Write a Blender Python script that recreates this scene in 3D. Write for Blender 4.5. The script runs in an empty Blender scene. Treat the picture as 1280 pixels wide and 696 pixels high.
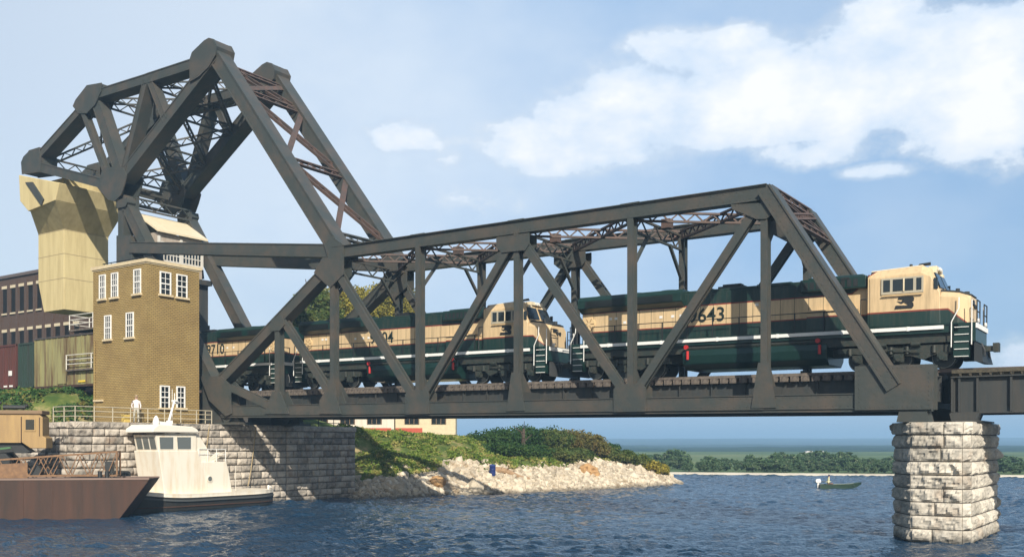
import bpy, math, random
import numpy as np
from mathutils import Vector, Matrix, noise
R_ = math.radians
SC = bpy.context.scene
COL = SC.collection
rng = random.Random(7)

# ------------------------------------------------------------------ camera, sky, sun, exposure
S_, C_, F_, YH, CH = .8235, .5673, 1228.0, 556.0, 4.3
cam_d = bpy.data.cameras.new('camera'); cam = bpy.data.objects.new('camera', cam_d); COL.objects.link(cam)
cam_d.lens = 36 * F_ / 1280; cam_d.sensor_width = 36; cam_d.shift_y = 208 / 1280; cam_d.clip_end = 12000; cam_d.clip_start = .5
cam.location = (0, 0, CH); cam.rotation_euler = (R_(90), 0, math.atan2(C_, S_)); SC.camera = cam

SUN_AZ = math.atan2(-.70, .71)          # direction toward the sun in the ground plane
SUN_EL = R_(33)
sun_d = bpy.data.lights.new('sun', 'SUN'); sun_d.energy = 5.0; sun_d.angle = R_(.5); sun_d.color = (1, .93, .82)
sun = bpy.data.objects.new('sun', sun_d); COL.objects.link(sun)
sv = Vector((math.cos(SUN_EL) * math.cos(SUN_AZ), math.cos(SUN_EL) * math.sin(SUN_AZ), math.sin(SUN_EL)))
sun.rotation_euler = sv.to_track_quat('Z', 'Y').to_euler()
SC.view_settings.view_transform = 'Standard'; SC.view_settings.look = 'None'
SC.view_settings.exposure = .36; SC.view_settings.gamma = 1

def build_world():
    w = bpy.data.worlds.new('World'); SC.world = w; w.use_nodes = True
    nt = w.node_tree; N = nt.nodes; L = nt.links; N.clear()
    def mth(op, a, b=None, c=None, clamp=False):
        n = N.new('ShaderNodeMath'); n.operation = op; n.use_clamp = clamp
        for i, v in enumerate((a, b, c)):
            if v is None: continue
            if isinstance(v, (int, float)): n.inputs[i].default_value = v
            else: L.new(v, n.inputs[i])
        return n.outputs[0]
    sky = N.new('ShaderNodeTexSky'); sky.sky_type = 'NISHITA'; sky.sun_disc = False
    sky.sun_elevation = SUN_EL; sky.sun_rotation = math.pi / 2 - SUN_AZ
    sky.air_density = 1.1; sky.dust_density = 1.6; sky.ozone_density = 1.6
    bg = N.new('ShaderNodeBackground'); bg.inputs[1].default_value = .08
    L.new(sky.outputs[0], bg.inputs[0])
    tc = N.new('ShaderNodeTexCoord'); sep = N.new('ShaderNodeSeparateXYZ'); L.new(tc.outputs['Generated'], sep.inputs[0])
    az = mth('ARCTAN2', sep.outputs[1], sep.outputs[0]); el = mth('ARCSINE', sep.outputs[2])
    def nz(scale, detail, rough, off=0, sx=1, sz=1.6):
        m = N.new('ShaderNodeMapping'); m.inputs['Scale'].default_value = (sx, sx, sz); m.inputs['Location'].default_value = (off, off * .7, off * .3)
        L.new(tc.outputs['Generated'], m.inputs[0])
        n = N.new('ShaderNodeTexNoise'); n.inputs['Scale'].default_value = scale; n.inputs['Detail'].default_value = detail; n.inputs['Roughness'].default_value = rough
        L.new(m.outputs[0], n.inputs['Vector']); return n.outputs['Fac']
    n1 = nz(11, 10, .60); n2 = nz(3.2, 5, .55, 3.3); n3 = nz(26, 6, .6, 1.7)
    base = math.atan2(S_, -C_)
    def ae(px, py):
        a = math.atan2(px - 640, F_); return base - a, math.atan2((YH - py), math.hypot(F_, px - 640))
    blobs = [(1010,135,330,48,1.0),(1150,90,190,75,1.0),(900,75,150,32,.9),(790,165,170,45,.95),(690,175,95,38,.9),(1240,60,130,70,.9),
             (1060,170,150,40,.6),(1100,214,62,13,.8),(500,172,60,26,.75),(600,245,120,34,.5),(860,205,260,26,.5),
             (1265,170,60,30,.6),(1290,450,70,34,.7),(340,262,70,14,.4),(700,190,110,38,.9),(650,175,45,22,.8),(800,120,110,50,1.0),(960,120,200,60,1.05),(1220,110,120,80,1.1),(560,200,50,16,.5),(740,150,120,60,.85),(860,160,200,50,.8),(1100,60,120,60,.9),(830,60,90,30,.7),(660,190,70,26,.95),(920,60,70,26,.9),(1010,190,110,26,.7),(770,195,120,22,.8),(530,180,40,18,.6),(520,215,150,50,.46)]
    tot = None
    for px, py, rx, ry, amp in blobs:
        a0, e0 = ae(px, py)
        da = mth('DIVIDE', mth('SUBTRACT', az, a0), rx / 1350); de = mth('DIVIDE', mth('SUBTRACT', el, e0), ry / 1280)
        q = mth('ADD', mth('MULTIPLY', da, da), mth('MULTIPLY', de, de))
        g = mth('MULTIPLY', mth('EXPONENT', mth('MULTIPLY', q, -.8)), amp)
        tot = g if tot is None else mth('MAXIMUM', tot, g)
    # billowy puffs: blob field eroded by noise
    f = mth('ADD', tot, mth('MULTIPLY', mth('SUBTRACT', n1, .5), 1.35)); f = mth('ADD', f, mth('MULTIPLY', mth('SUBTRACT', n3, .5), .28))
    mr = N.new('ShaderNodeMapRange'); mr.interpolation_type = 'SMOOTHSTEP'
    mr.inputs[1].default_value = .30; mr.inputs[2].default_value = .66; L.new(f, mr.inputs[0])
    def mixc(fac, a, b):
        q = N.new('ShaderNodeMix'); q.data_type = 'RGBA'; L.new(fac, q.inputs[0])
        for k, v in ((6, a), (7, b)):
            if isinstance(v, tuple): q.inputs[k].default_value = (*v, 1)
            else: L.new(v, q.inputs[k])
        return q.outputs[2]
    # high thin cirrus veil over this part of the sky, whiter to the left
    dz = mth('SUBTRACT', az, base); wv = mth('MULTIPLY', mth('EXPONENT', mth('MULTIPLY', mth('MULTIPLY', dz, dz), -.9)), .86)
    left = mth('ADD', mth('MULTIPLY', dz, 1.25), mth('ADD', mth('MULTIPLY', mth('SUBTRACT', n2, .5), 1.5), .66), clamp=True)
    lowh = mth('MULTIPLY', mth('SUBTRACT', .19, el), 3.0, clamp=True)
    veilc = mixc(mth('MAXIMUM', left, lowh), (.20, .39, .67), (.63, .72, .83))
    sh = mth('ADD', mth('MULTIPLY', mth('SUBTRACT', f, .50), 1.3), mth('MULTIPLY', mth('SUBTRACT', n1, .5), 1.6), clamp=True)
    cloudc = mixc(sh, (.56, .66, .79), (.82, .83, .84))
    col = mixc(mr.outputs[0], veilc, cloudc); mask = mth('MAXIMUM', wv, mr.outputs[0])
    bc = N.new('ShaderNodeBackground'); L.new(col, bc.inputs[0])
    mx = N.new('ShaderNodeMixShader'); L.new(mask, mx.inputs[0]); L.new(bg.outputs[0], mx.inputs[1]); L.new(bc.outputs[0], mx.inputs[2])
    out = N.new('ShaderNodeOutputWorld'); L.new(mx.outputs[0], out.inputs[0])
build_world()

# ------------------------------------------------------------------ coordinates (bridge runs along X, water is z = 0)
def P(px, py, Y):
    t = (px - 640) / F_; X = Y * (t * S_ - C_) / (S_ + t * C_); d = -C_ * X + S_ * Y
    return X, CH + (YH - py) * d / F_
def PX(px, py, X):
    t = (px - 640) / F_; Y = X * (S_ + t * C_) / (t * S_ - C_); d = -C_ * X + S_ * Y
    return Y, CH + (YH - py) * d / F_
def G(px, d):
    r = (px - 640) / F_ * d; return S_ * r - C_ * d, C_ * r + S_ * d
def gz(X): return .0096 * (-16.92 - X)

# ------------------------------------------------------------------ materials
MATS = {}
def mat(name, col, rough=.7, col2=None, scale=3, metal=0, bump=0, bscale=20, streak=False, lo=.35, hi=.7, detail=6, spec=.5, coat=0):
    if name in MATS: return MATS[name]
    m = bpy.data.materials.new(name); m.use_nodes = True; N = m.node_tree.nodes; L = m.node_tree.links
    b = N['Principled BSDF']; b.inputs['Base Color'].default_value = (*col, 1); b.inputs['Roughness'].default_value = rough
    b.inputs['Metallic'].default_value = metal; b.inputs['Specular IOR Level'].default_value = spec; b.inputs['Coat Weight'].default_value = coat
    tc = N.new('ShaderNodeTexCoord')
    if col2:
        mp = N.new('ShaderNodeMapping'); L.new(tc.outputs['Object'], mp.inputs[0])
        if streak: mp.inputs['Scale'].default_value = (1, 1, .12)
        n = N.new('ShaderNodeTexNoise'); n.inputs['Scale'].default_value = scale; n.inputs['Detail'].default_value = detail; n.inputs['Roughness'].default_value = .65
        L.new(mp.outputs[0], n.inputs['Vector'])
        r = N.new('ShaderNodeMapRange'); r.inputs[1].default_value = lo; r.inputs[2].default_value = hi; L.new(n.outputs['Fac'], r.inputs[0])
        x = N.new('ShaderNodeMix'); x.data_type = 'RGBA'; x.inputs[6].default_value = (*col, 1); x.inputs[7].default_value = (*col2, 1)
        L.new(r.outputs[0], x.inputs[0]); L.new(x.outputs[2], b.inputs['Base Color'])
    if bump:
        n2 = N.new('ShaderNodeTexNoise'); n2.inputs['Scale'].default_value = bscale; n2.inputs['Detail'].default_value = 5; L.new(tc.outputs['Object'], n2.inputs['Vector'])
        bp = N.new('ShaderNodeBump'); bp.inputs['Strength'].default_value = bump; bp.inputs['Distance'].default_value = .05
        L.new(n2.outputs['Fac'], bp.inputs['Height']); L.new(bp.outputs[0], b.inputs['Normal'])
    MATS[name] = m; return m
def leafmat(name, a, b2, c=None):
    if name in MATS: return MATS[name]
    m = bpy.data.materials.new(name); m.use_nodes = True; N = m.node_tree.nodes; L = m.node_tree.links
    b = N['Principled BSDF']; b.inputs['Roughness'].default_value = .75; b.inputs['Specular IOR Level'].default_value = .2
    g = N.new('ShaderNodeNewGeometry'); tc = N.new('ShaderNodeTexCoord')
    n = N.new('ShaderNodeTexNoise'); n.inputs['Scale'].default_value = .9; n.inputs['Detail'].default_value = 3; L.new(tc.outputs['Object'], n.inputs['Vector'])
    ad = N.new('ShaderNodeMath'); ad.operation = 'MULTIPLY_ADD'; ad.inputs[1].default_value = .45; L.new(g.outputs['Random Per Island'], ad.inputs[0])
    r = N.new('ShaderNodeMapRange'); r.inputs[1].default_value = .35; r.inputs[2].default_value = .65; r.inputs[3].default_value = 0; r.inputs[4].default_value = .6; L.new(n.outputs['Fac'], r.inputs[0])
    L.new(r.outputs[0], ad.inputs[2])
    cr = N.new('ShaderNodeValToRGB'); cr.color_ramp.elements[0].color = (*a, 1); cr.color_ramp.elements[1].color = (*(c or b2), 1)
    e = cr.color_ramp.elements.new(.5); e.color = (*b2, 1)
    L.new(ad.outputs[0], cr.inputs[0]); L.new(cr.outputs[0], b.inputs['Base Color'])
    tr = N.new('ShaderNodeBsdfTranslucent'); L.new(cr.outputs[0], tr.inputs[0]); ms = N.new('ShaderNodeMixShader'); ms.inputs[0].default_value = .25
    L.new(b.outputs[0], ms.inputs[1]); L.new(tr.outputs[0], ms.inputs[2]); L.new(ms.outputs[0], N['Material Output'].inputs[0])
    MATS[name] = m; return m

STEEL = mat('steel_paint', (.046, .053, .048), .55, (.082, .067, .052), .7, bump=.2, bscale=7, lo=.42, hi=.68)
STEELB = mat('weathered_brown_steel', (.105, .062, .046), .7, (.055, .048, .042), 1.6, bump=.12, bscale=9)
GIRD = mat('black_girder_steel', (.030, .037, .038), .65, (.055, .05, .042), 2.5, streak=True, bump=.1)
TIMB = mat('creosoted_timber', (.17, .14, .11), .85, (.06, .05, .045), 5, bump=.2)
RAILM = mat('rail_steel', (.16, .12, .10), .45, metal=.6)
CONC = mat('cream_concrete', (.54, .45, .23), .85, (.36, .28, .13), 1.5, streak=True, bump=.15, bscale=6, lo=.42, hi=.8)
CREAM = mat('cream_trim', (.62, .52, .33), .7, (.5, .4, .25), 3)
WHITEP = mat('white_paint', (.75, .74, .70), .55, (.55, .52, .45), 6, lo=.5, hi=.85)
OFFW = mat('offwhite_paint', (.60, .58, .52), .6, (.42, .37, .29), 4, streak=True, lo=.48, hi=.8)
GLASS = mat('dark_window_glass', (.015, .02, .022), .12, spec=.8)
TUGGLASS = mat('cabin_window_glass', (.12, .13, .12), .15, spec=.8)
BLACK = mat('black_paint', (.018, .02, .02), .5)
DGREEN = mat('locomotive_green', (.005, .024, .019), .36, (.009, .031, .025), 2.2, coat=.15)
UNDER = mat('underframe_green_black', (.018, .030, .026), .55, (.05, .045, .034), 5, bump=.2)
LCREAM = mat('locomotive_cream', (.68, .50, .27), .42, (.62, .45, .235), 3)
REDP = mat('red_paint', (.45, .02, .02), .5)
CABW = mat('cream_white_roof', (.72, .62, .43), .5, (.62, .52, .35), 3)
STRIPE = mat('white_sill_paint', (.78, .78, .74), .5, (.6, .6, .56), 8, lo=.55, hi=.8)
TUGC = mat('tug_cream_paint', (.74, .69, .58), .6, (.60, .47, .30), 2.2, streak=True, lo=.47, hi=.78, bump=.05)
BROWNH = mat('rusty_barge_steel', (.066, .029, .016), .75, (.030, .018, .012), 1.2, streak=True, bump=.15)
RUST = mat('rust_brown_steel', (.24, .135, .065), .8, (.14, .08, .045), 4)
OCHRE = mat('ochre_crane_paint', (.36, .235, .09), .6, (.25, .16, .07), 3, streak=True)
DKBRICK = mat('dark_brown_brick', (.070, .036, .017), .9, (.075, .055, .05), 6)
SKIN = mat('skin', (.45, .27, .18), .6)

def stone_mat(name, a, b2, stain):
    m = bpy.data.materials.new(name); m.use_nodes = True; N = m.node_tree.nodes; L = m.node_tree.links
    b = N['Principled BSDF']; b.inputs['Roughness'].default_value = .9; b.inputs['Specular IOR Level'].default_value = .25
    g = N.new('ShaderNodeNewGeometry'); tc = N.new('ShaderNodeTexCoord')
    n = N.new('ShaderNodeTexNoise'); n.inputs['Scale'].default_value = 2.2; n.inputs['Detail'].default_value = 8; n.inputs['Roughness'].default_value = .7; L.new(tc.outputs['Object'], n.inputs['Vector'])
    ad = N.new('ShaderNodeMath'); ad.operation = 'MULTIPLY_ADD'; ad.inputs[1].default_value = .35; L.new(g.outputs['Random Per Island'], ad.inputs[0]); L.new(n.outputs['Fac'], ad.inputs[2])
    cr = N.new('ShaderNodeValToRGB'); cr.color_ramp.elements[0].position = .38; cr.color_ramp.elements[1].position = .9
    cr.color_ramp.elements[0].color = (*a, 1); cr.color_ramp.elements[1].color = (*b2, 1); L.new(ad.outputs[0], cr.inputs[0])
    n2 = N.new('ShaderNodeTexNoise'); n2.inputs['Scale'].default_value = .7; n2.inputs['Detail'].default_value = 5; L.new(tc.outputs['Object'], n2.inputs['Vector'])
    r = N.new('ShaderNodeMapRange'); r.inputs[1].default_value = .58; r.inputs[2].default_value = .72; r.inputs[4].default_value = .6; L.new(n2.outputs['Fac'], r.inputs[0])
    x = N.new('ShaderNodeMix'); x.data_type = 'RGBA'; x.inputs[7].default_value = (*stain, 1); L.new(r.outputs[0], x.inputs[0]); L.new(cr.outputs[0], x.inputs[6])
    # darker wet band at the water line
    sp = N.new('ShaderNodeSeparateXYZ'); L.new(g.outputs['Position'], sp.inputs[0])
    n4 = N.new('ShaderNodeMath'); n4.operation = 'MULTIPLY_ADD'; n4.inputs[1].default_value = .5; L.new(n.outputs['Fac'], n4.inputs[0]); L.new(sp.outputs[2], n4.inputs[2])
    wr = N.new('ShaderNodeMapRange'); wr.inputs[1].default_value = .35; wr.inputs[2].default_value = .65; wr.inputs[3].default_value = .45; wr.inputs[4].default_value = 1; L.new(n4.outputs[0], wr.inputs[0])
    x2 = N.new('ShaderNodeMix'); x2.data_type = 'RGBA'; x2.blend_type = 'MULTIPLY'; x2.inputs[0].default_value = 1; L.new(x.outputs[2], x2.inputs[6]); L.new(wr.outputs[0], x2.inputs[7])
    L.new(x2.outputs[2], b.inputs['Base Color'])
    bp = N.new('ShaderNodeBump'); bp.inputs['Strength'].default_value = .5; bp.inputs['Distance'].default_value = .08
    n3 = N.new('ShaderNodeTexNoise'); n3.inputs['Scale'].default_value = 6; n3.inputs['Detail'].default_value = 8; L.new(tc.outputs['Object'], n3.inputs['Vector'])
    L.new(n3.outputs['Fac'], bp.inputs['Height']); L.new(bp.outputs[0], b.inputs['Normal'])
    MATS[name] = m; return m
STONE = stone_mat('rock_faced_limestone', (.27, .25, .21), (.60, .55, .46), (.24, .15, .085))
ASTONE = stone_mat('weathered_grey_stone', (.14, .128, .11), (.52, .46, .38), (.20, .13, .08))
MORTAR = mat('mortar', (.10, .085, .07), .95)
RIP = stone_mat('rubble_limestone', (.23, .19, .135), (.66, .57, .43), (.32, .22, .12))

def brick_mat():
    m = bpy.data.materials.new('yellow_brick'); m.use_nodes = True; N = m.node_tree.nodes; L = m.node_tree.links
    b = N['Principled BSDF']; b.inputs['Roughness'].default_value = .85
    tc = N.new('ShaderNodeTexCoord'); sp = N.new('ShaderNodeSeparateXYZ'); L.new(tc.outputs['Object'], sp.inputs[0])
    ad = N.new('ShaderNodeMath'); L.new(sp.outputs[0], ad.inputs[0]); L.new(sp.outputs[1], ad.inputs[1])
    cb = N.new('ShaderNodeCombineXYZ'); L.new(ad.outputs[0], cb.inputs[0]); L.new(sp.outputs[2], cb.inputs[1])
    br = N.new('ShaderNodeTexBrick'); br.inputs['Scale'].default_value = 1; br.inputs['Brick Width'].default_value = .30; br.inputs['Row Height'].default_value = .12
    br.inputs['Mortar Size'].default_value = .022; br.inputs['Mortar Smooth'].default_value = .3
    br.inputs['Color1'].default_value = (.40, .285, .100, 1); br.inputs['Color2'].default_value = (.33, .235, .080, 1); br.inputs['Mortar'].default_value = (.19, .135, .055, 1)
    L.new(cb.outputs[0], br.inputs['Vector'])
    n = N.new('ShaderNodeTexNoise'); n.inputs['Scale'].default_value = .6; n.inputs['Detail'].default_value = 6; L.new(tc.outputs['Object'], n.inputs['Vector'])
    x = N.new('ShaderNodeMix'); x.data_type = 'RGBA'; x.blend_type = 'MULTIPLY'; x.inputs[0].default_value = .55
    cr = N.new('ShaderNodeValToRGB'); cr.color_ramp.elements[0].position = .3; cr.color_ramp.elements[0].color = (.62, .55, .5, 1); cr.color_ramp.elements[1].position = .7; L.new(n.outputs['Fac'], cr.inputs[0])
    L.new(br.outputs['Color'], x.inputs[6]); L.new(cr.outputs[0], x.inputs[7]); L.new(x.outputs[2], b.inputs['Base Color'])
    bp = N.new('ShaderNodeBump'); bp.inputs['Strength'].default_value = .8; bp.inputs['Distance'].default_value = .03; bp.invert = True
    L.new(br.outputs['Fac'], bp.inputs['Height']); L.new(bp.outputs[0], b.inputs['Normal']); return m
BRICK = brick_mat()

def livery_mat():
    m = bpy.data.materials.new('green_cream_livery'); m.use_nodes = True; N = m.node_tree.nodes; L = m.node_tree.links
    b = N['Principled BSDF']; b.inputs['Roughness'].default_value = .42; b.inputs['Coat Weight'].default_value = .1
    tc = N.new('ShaderNodeTexCoord'); sp = N.new('ShaderNodeSeparateXYZ'); L.new(tc.outputs['Object'], sp.inputs[0])
    def mth(op, a, bb=None):
        n = N.new('ShaderNodeMath'); n.operation = op
        for i, v in enumerate((a, bb)):
            if v is None: continue
            if isinstance(v, (int, float)): n.inputs[i].default_value = v
            else: L.new(v, n.inputs[i])
        return n.outputs[0]
    x, z = sp.outputs[0], sp.outputs[2]
    up = mth('SUBTRACT', mth('SUBTRACT', z, 3.70), mth('MULTIPLY', mth('MAXIMUM', mth('SUBTRACT', x, 16.35), 0), .78))
    dn = mth('SUBTRACT', mth('SUBTRACT', 2.70, mth('MULTIPLY', mth('MAXIMUM', mth('SUBTRACT', x, 20.75), 0), .85)), z)
    gr = mth('MAXIMUM', mth('GREATER_THAN', up, .07), mth('GREATER_THAN', dn, .07))
    rd = mth('SUBTRACT', mth('MAXIMUM', mth('GREATER_THAN', up, 0), mth('GREATER_THAN', dn, 0)), gr)
    n = N.new('ShaderNodeTexNoise'); n.inputs['Scale'].default_value = 1.5; n.inputs['Detail'].default_value = 5; L.new(tc.outputs['Object'], n.inputs['Vector'])
    def mix(f, a, c):
        q = N.new('ShaderNodeMix'); q.data_type = 'RGBA'
        L.new(f, q.inputs[0])
        for i, v in ((6, a), (7, c)):
            if isinstance(v, tuple): q.inputs[i].default_value = (*v, 1)
            else: L.new(v, q.inputs[i])
        return q.outputs[2]
    c = mix(n.outputs['Fac'], (.66, .49, .28), (.56, .41, .225)); g = mix(n.outputs['Fac'], (.005, .024, .019), (.010, .033, .027))
    mp = N.new('ShaderNodeMapping'); mp.inputs['Scale'].default_value = (1, 1, .1); L.new(tc.outputs['Object'], mp.inputs[0])
    n5 = N.new('ShaderNodeTexNoise'); n5.inputs['Scale'].default_value = 4; n5.inputs['Detail'].default_value = 7; n5.inputs['Roughness'].default_value = .7; L.new(mp.outputs[0], n5.inputs['Vector'])
    r5 = N.new('ShaderNodeMapRange'); r5.inputs[1].default_value = .48; r5.inputs[2].default_value = .8; r5.inputs[4].default_value = .5; L.new(n5.outputs['Fac'], r5.inputs[0])
    L.new(mix(r5.outputs[0], mix(gr, mix(rd, c, (.22, .035, .02)), g), (.10, .075, .05)), b.inputs['Base Color']); return m
LIV = livery_mat()

# ------------------------------------------------------------------ mesh helpers
class MB:
    def __init__(s): s.v = []; s.f = []
    def add(s, vs, fs):
        o = len(s.v); s.v += [tuple(v) for v in vs]; s.f += [tuple(i + o for i in f) for f in fs]; return s
    def box(s, c, size, M=None):
        a, b, d = size[0] / 2, size[1] / 2, size[2] / 2
        vs = [Vector((x, y, z)) for x in (-a, a) for y in (-b, b) for z in (-d, d)]
        if M is not None: vs = [M @ v for v in vs]
        c = Vector(c); vs = [v + c for v in vs]
        return s.add(vs, [(0, 1, 3, 2), (4, 6, 7, 5), (0, 4, 5, 1), (2, 3, 7, 6), (0, 2, 6, 4), (1, 5, 7, 3)])
    def bb(s, x0, x1, y0, y1, z0, z1): return s.box(((x0 + x1) / 2, (y0 + y1) / 2, (z0 + z1) / 2), (abs(x1 - x0), abs(y1 - y0), abs(z1 - z0)))
    def beam(s, p, q, w, h, up=(0, 0, 1)):
        p, q = Vector(p), Vector(q); d = q - p; l = d.length
        if l < 1e-6: return s
        d.normalize(); u = Vector(up); sx = d.cross(u)
        if sx.length < 1e-3: sx = d.cross(Vector((1, 0, 0)))
        sx.normalize(); u = sx.cross(d)
        M = Matrix((d, sx, u)).transposed(); return s.box((p + q) / 2, (l, w, h), M)
    def prism(s, pts, a, b, axis='y'):
        n = len(pts)
        mk = (lambda p, k: (p[0], k, p[1])) if axis == 'y' else ((lambda p, k: (k, p[0], p[1])) if axis == 'x' else (lambda p, k: (p[0], p[1], k)))
        vs = [mk(p, a) for p in pts] + [mk(p, b) for p in pts]
        fs = [tuple(range(n)), tuple(range(2 * n - 1, n - 1, -1))] + [(i, i + n, (i + 1) % n + n, (i + 1) % n) for i in range(n)]
        return s.add(vs, fs)
    def cyl(s, p, q, r0, r1=None, n=10):
        r1 = r0 if r1 is None else r1
        p, q = Vector(p), Vector(q); d = (q - p).normalized(); a = d.orthogonal().normalized(); b = d.cross(a)
        vs = []
        for c, r in ((p, r0), (q, r1)):
            for i in range(n):
                t = 2 * math.pi * i / n; vs.append(c + a * (r * math.cos(t)) + b * (r * math.sin(t)))
        return s.add(vs, [tuple(range(n - 1, -1, -1)), tuple(range(n, 2 * n))] + [(i, (i + 1) % n, (i + 1) % n + n, i + n) for i in range(n)])
    def tube(s, pts, r, n=6):
        for a, b in zip(pts[:-1], pts[1:]): s.cyl(a, b, r, n=n)
        return s
    def lathe(s, prof, c=(0, 0, 0), n=16, sx=1, sy=1):
        vs = []; fs = []
        for r, z in prof:
            for i in range(n):
                t = 2 * math.pi * i / n; vs.append((c[0] + r * sx * math.cos(t), c[1] + r * sy * math.sin(t), c[2] + z))
        for k in range(len(prof) - 1):
            for i in range(n): fs.append((k * n + i, k * n + (i + 1) % n, (k + 1) * n + (i + 1) % n, (k + 1) * n + i))
        fs.append(tuple(range(n - 1, -1, -1))); fs.append(tuple(range((len(prof) - 1) * n, len(prof) * n)))
        return s.add(vs, fs)
    def loft(s, rings):
        n = len(rings[0]); vs = [v for r in rings for v in r]; fs = []
        for k in range(len(rings) - 1):
            for i in range(n): fs.append((k * n + i, k * n + (i + 1) % n, (k + 1) * n + (i + 1) % n, (k + 1) * n + i))
        fs.append(tuple(range(n - 1, -1, -1))); fs.append(tuple(range((len(rings) - 1) * n, len(rings) * n)))
        return s.add(vs, fs)
    def build(s, name, m, parent=None, bevel=0, smooth=False, fix=True):
        me = bpy.data.meshes.new(name); me.from_pydata(s.v, [], s.f); me.update()
        if fix:
            import bmesh
            bm = bmesh.new(); bm.from_mesh(me); bmesh.ops.recalc_face_normals(bm, faces=bm.faces); bm.to_mesh(me); bm.free()
        me.materials.append(m)
        if smooth: me.polygons.foreach_set('use_smooth', [True] * len(me.polygons))
        o = bpy.data.objects.new(name, me); COL.objects.link(o)
        if parent: o.parent = parent
        if bevel:
            b = o.modifiers.new('bevel', 'BEVEL'); b.width = bevel; b.segments = 2; b.limit_method = 'ANGLE'; b.angle_limit = R_(40)
        return o
def tag(o, label=None, cat=None, group=None, kind=None):
    for k, v in (('label', label), ('category', cat), ('group', group), ('kind', kind)):
        if v: o[k] = v
    return o
def thing(name, label, cat, loc=(0, 0, 0), rz=0, group=None):
    o = bpy.data.objects.new(name, None); o.empty_display_size = .3; COL.objects.link(o); o.location = loc; o.rotation_euler = (0, 0, rz)
    return tag(o, label, cat, group)
class World:            # parts given in world coordinates under a thing at loc
    def __init__(s, root): s.r = root; s.o = Vector(root.location)
    def __call__(s, mb, name, m, parent=None, **k):
        mb.v = [tuple(Vector(v) - s.o) for v in mb.v]; return mb.build(name, m, parent or s.r, **k)
def copy_tree(o, parent=None):
    c = o.copy(); COL.objects.link(c); c.parent = parent
    for ch in list(o.children): copy_tree(ch, c)
    return c
def text_mesh(body, size, name, m, parent, loc, rot, ext=.012, sx=1, bold=.0):
    cu = bpy.data.curves.new(name, 'FONT'); cu.body = body; cu.size = size; cu.extrude = ext; cu.align_x = 'CENTER'; cu.offset = bold; cu.resolution_u = 4
    t = bpy.data.objects.new('tmp', cu); COL.objects.link(t); dg = bpy.context.evaluated_depsgraph_get()
    me = bpy.data.meshes.new_from_object(t.evaluated_get(dg)); bpy.data.objects.remove(t); me.name = name
    me.materials.clear(); me.materials.append(m)
    o = bpy.data.objects.new(name, me); COL.objects.link(o); o.parent = parent; o.location = loc; o.rotation_euler = rot; o.scale = (sx, 1, 1); return o

# ------------------------------------------------------------------ water
def water():
    m = bpy.data.materials.new('river_water'); m.use_nodes = True; N = m.node_tree.nodes; L = m.node_tree.links
    b = N['Principled BSDF']; b.inputs['Base Color'].default_value = (.012, .038, .075, 1); b.inputs['Roughness'].default_value = .07; b.inputs['IOR'].default_value = 1.33
    tc = N.new('ShaderNodeTexCoord'); mp = N.new('ShaderNodeMapping'); mp.inputs['Rotation'].default_value = (0, 0, R_(-35)); mp.inputs['Scale'].default_value = (1, 1.7, 1); L.new(tc.outputs['Object'], mp.inputs[0])
    a = N.new('ShaderNodeTexNoise'); a.inputs['Scale'].default_value = 3.2; a.inputs['Detail'].default_value = 3; a.inputs['Roughness'].default_value = .5; a.inputs['Distortion'].default_value = .5; L.new(mp.outputs[0], a.inputs['Vector'])
    bp = N.new('ShaderNodeBump'); bp.inputs['Strength'].default_value = 1; bp.inputs['Distance'].default_value = .17; L.new(a.outputs['Fac'], bp.inputs['Height']); L.new(bp.outputs[0], b.inputs['Normal'])
    # choppy surface as real relief in the reach around the bridge, a plain sheet beyond it
    st = .27; xs = np.arange(-125, 34, st); ys = np.arange(14, 158, st); X, Y = np.meshgrid(xs, ys, indexing='ij'); r = np.random.default_rng(4); Z = np.zeros(X.shape)
    for k in range(64):
        wl = r.uniform(.8, 1.35) if k < 48 else r.uniform(1.4, 4.0); th = r.normal(-.62, .75); ph = r.uniform(0, 6.28); kk = 2 * math.pi / wl; wx = X + .5 * np.sin(Y * .21 + k) + .3 * np.sin(X * .33 + k * 2.1); wy = Y + .5 * np.sin(X * .19 + k * 1.7)
        Z += (.0060 * wl ** .35) * np.sin(kk * (math.cos(th) * wx + math.sin(th) * wy) + ph)
    env = 1 + .35 * np.sin(X * .09 + 1.3 * np.sin(Y * .05)) * np.sin(Y * .11 + 2); Z = Z * env
    Z = Z + .4 * np.abs(Z); nx, ny = X.shape; idx = np.arange(nx * ny).reshape(nx, ny)
    f = np.stack([idx[:-1, :-1], idx[1:, :-1], idx[1:, 1:], idx[:-1, 1:]], -1).reshape(-1, 4)
    n0 = nx * ny; ex = [(-5000, -60, -.12), (5000, -60, -.12), (5000, 6000, -.12), (-5000, 6000, -.12)]
    me = bpy.data.meshes.new('water'); me.from_pydata(np.stack([X, Y, Z], -1).reshape(-1, 3).tolist() + ex, [], f.tolist() + [(n0, n0 + 1, n0 + 2, n0 + 3)]); me.materials.append(m); me.polygons.foreach_set('use_smooth', [True] * len(me.polygons))
    o = bpy.data.objects.new('water', me); COL.objects.link(o); tag(o, kind='structure')
water()

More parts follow.
